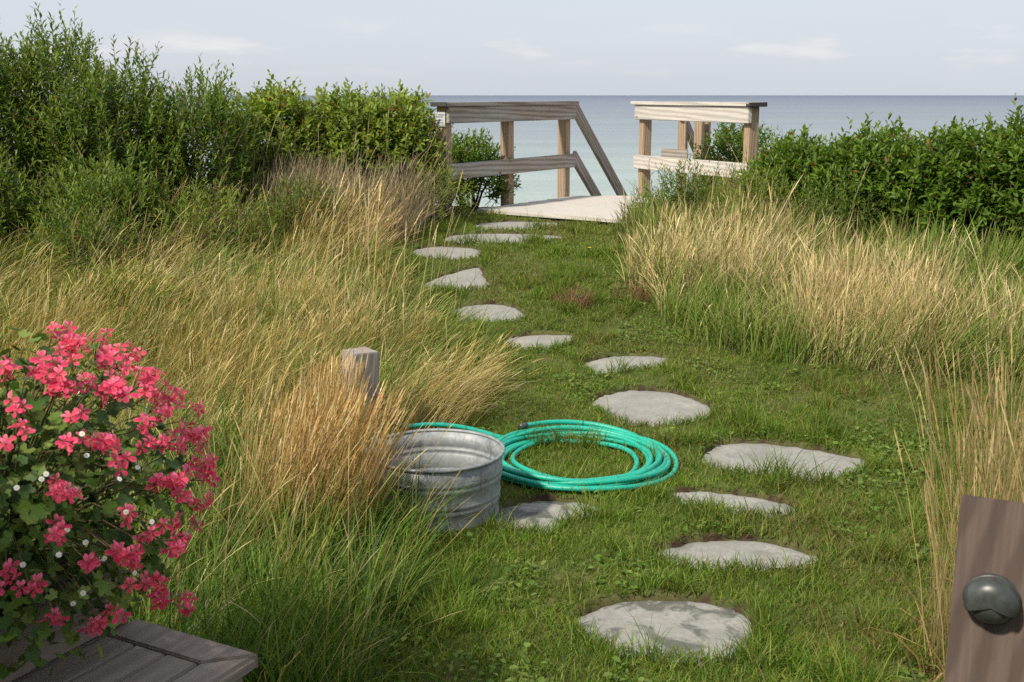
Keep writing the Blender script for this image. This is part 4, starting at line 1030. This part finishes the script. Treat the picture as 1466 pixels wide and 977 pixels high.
# florets: five spoon-shaped petals
def floret(seed):
    q = np.random.default_rng(seed); Vs = []; tone = q.uniform(.8, 1.05); warm = q.uniform(.6, 1.9)
    for i, an in enumerate((-.42, .42, 1.75, 3.14, 4.53)):
        L = (.92 if i < 2 else 1.1) * q.uniform(.88, 1.1); W = (.22 if i < 2 else .30) * q.uniform(.85, 1.15)
        el = q.uniform(.15, .75)
        out = np.array([0, .14, .32, .56, .80, .96]); wd = np.array([.05, .10, .55, 1., .9, .4]) * W
        zz = el * out - .35 * out ** 2.2 * q.uniform(.4, 1.4)
        l = np.stack([-wd, out * L, zz + .10 * (wd / W) ** 2], 1); r = np.stack([wd, out * L, zz + .10 * (wd / W) ** 2], 1); cmid = np.stack([0 * wd, out * L, zz], 1)
        V = np.concatenate([l, cmid, r]); n = len(out); T = []
        for k_ in range(n - 1):
            for o_ in (0, n): T += [(o_ + k_, o_ + n + k_, o_ + n + k_ + 1), (o_ + k_, o_ + n + k_ + 1, o_ + k_ + 1)]
        ca, sa_ = math.cos(an), math.sin(an); V = V @ np.array([[ca, -sa_, 0], [sa_, ca, 0], [0, 0, 1]]).T
        base = np.array((.94, .05 * warm, .155)) * tone * q.uniform(.85, 1.12); pale = np.array((.95, .42, .55))
        f = np.tile(out, 3)[:, None]; edge = np.concatenate([np.ones(n), np.zeros(n), np.ones(n)])[:, None]
        C = base * (1 - .35 * (1 - f)) + pale * (.24 * edge * f + (.26 if i < 2 else .03))
        Vs.append((V, np.array(T), np.clip(C, 0, .95)))
    V, T, _ = join_np([(v_, t_) for v_, t_, _ in Vs]); C = np.concatenate([c_ for _, _, c_ in Vs])
    return np_mesh("floret", V * .0185, T, C, M_PETAL, True)
FL = [floret(300 + i) for i in range(12)]
M_PED = speck_mat("pedicel", (.16, .07, .04), (.10, .11, .04), 30, .4, .6, .6)
for x, y, z, n in FLOWERS:
    p = np.array([x, y, z]); d = unit((p - GC) / GR_); ctr = p + d * .015
    sp_r = .0118 * math.sqrt(n); prt = []; ms = []
    q0 = GC + (p - GC) * .55; hb = p - d * .03 + np.array([0, 0, -.005])
    prt.append(tube_np([q0, (q0 + hb) / 2 + np.array([0, 0, .02]), hb], [.0018, .0016, .0014], 5, False))
    for i in range(n):
        fd = unit(d * .9 + np.array([.1, -.35, .15]) + g.normal(0, .5, 3))
        off = unit(g.normal(0, 1, 3)) * np.array([1, 1, .9]) * sp_r * g.uniform(.3, 1.05)
        fp = ctr + off - d * max(0, -(off @ d)) * .5
        prt.append(tube_np([hb, fp - fd * .006], [.0009, .0009], 3, False))
        yy = unit(np.array([0, 0, 1.]) - fd * fd[2] + g.normal(0, .25, 3)); xx = unit(np.cross(yy, fd)); yy = np.cross(fd, xx)
        B_ = np.stack([xx, yy, fd], 1) * g.uniform(.8, 1.12)
        ms.append(Matrix([list(B_[k_]) + [fp[k_]] for k_ in range(3)] + [[0, 0, 0, 1]]))
    V, T, _ = join_np(prt)
    fh = obj("flower_head", np_mesh("flower_head", V, T, None, M_PED, True), ge)
    for M in ms: obj("floret", FL[g.integers(12)], fh, M)
# white daisies threading through
dr_ = root("daisy_plant", (GC[0] + .12, GC[1] - .1, .57), "thin-stemmed plant with tiny white daisies scattered through the geranium", "daisy")
Vs = []; k_ = 13
for i in range(k_):
    a = i * 6.2832 / k_; c, s = math.cos(a), math.sin(a); R2 = np.array([[c, -s, 0], [s, c, 0], [0, 0, 1]])
    Vs.append((np.array([(-.12, .3, .02), (.12, .3, .02), (.16, .8, .04), (0, 1, 0), (-.16, .8, .04)]) @ R2.T, np.array([(0, 1, 2), (0, 2, 4), (4, 2, 3)])))
V, T, _ = join_np(Vs); DM = np_mesh("daisy_flower", V * .0060, T, None, flat_mat("daisy_petal", (.75, .75, .70), .7))
V, T = lathe_np([(.0001, .13), (.2, .11), (.32, .04), (.33, 0)], 10); DE = np_mesh("flower_eye", V * .0060, T, None, flat_mat("daisy_eye", (.55, .42, .05), .8), True)
prt = []
for x, y, z in DAISIES:
    p = np.array([x, y, z]); d = unit((p - GC) / GR_); p = p + d * .02
    fd = unit(d + np.array([.1, -.5, .4]) + g.normal(0, .25, 3)); B_ = basis(fd)
    M = Matrix([list(B_[q]) + [p[q]] for q in range(3)] + [[0, 0, 0, 1]])
    f = obj("daisy_flower", DM, dr_, M); obj("flower_eye", DE, f, M)
    prt.append(tube_np([GC + (p - GC) * .5, p - fd * .002], [.0009, .0007], 4, False))
V, T, _ = join_np(prt); obj("stems", np_mesh("stems", V, T, None, M_PED, True), dr_)

# a few yellow wildflowers in the grass
M_YEL = flat_mat("yellow_petal", (.75, .5, .02), .7)
for x, y, h, lab in ((.62, 9.3, .07, "yellow flower in the lawn near the wide flagstone"), (3.25, 8.9, .42, "yellow flower low in front of the glossy hedge, in straw"), (3.75, 8.95, .45, "yellow flower low under the middle bush of the glossy hedge"), (1.95, 9.7, .45, "yellow flower in the tufted grass under the pale railing"), (-1.6, 9.0, .5, "yellow flower head in the leaning straw"), (-1.5, 8.8, .48, "small yellow flower close beside a taller yellow one in the leaning straw")):
    z0 = terr1(x, y); R = root("wildflower", (x, y, z0), lab, "flower")
    V, T = tube_np([(0, 0, -.01), (.01, 0, h * .6), (.015, -.01, h)], .0022, 4); obj("stem", np_mesh("stem", V, T, None, M_PED), R, Matrix.Translation((x, y, z0)))
    Vs = []
    for i in range(11):
        a = i * .5712; c, s = math.cos(a), math.sin(a); R2 = np.array([[c, -s, 0], [s, c, 0], [0, 0, 1]])
        Vs.append((np.array([(-.15, .05, 0), (.15, .05, 0), (.2, .9, .25), (-.2, .9, .25)]) @ R2.T * .018 + np.array([.015, -.01, h]), np.array([(0, 1, 2), (0, 2, 3)])))
    V, T, _ = join_np(Vs); obj("petals", np_mesh("petals", V, T, None, M_YEL), R, Matrix.Translation((x, y, z0)))
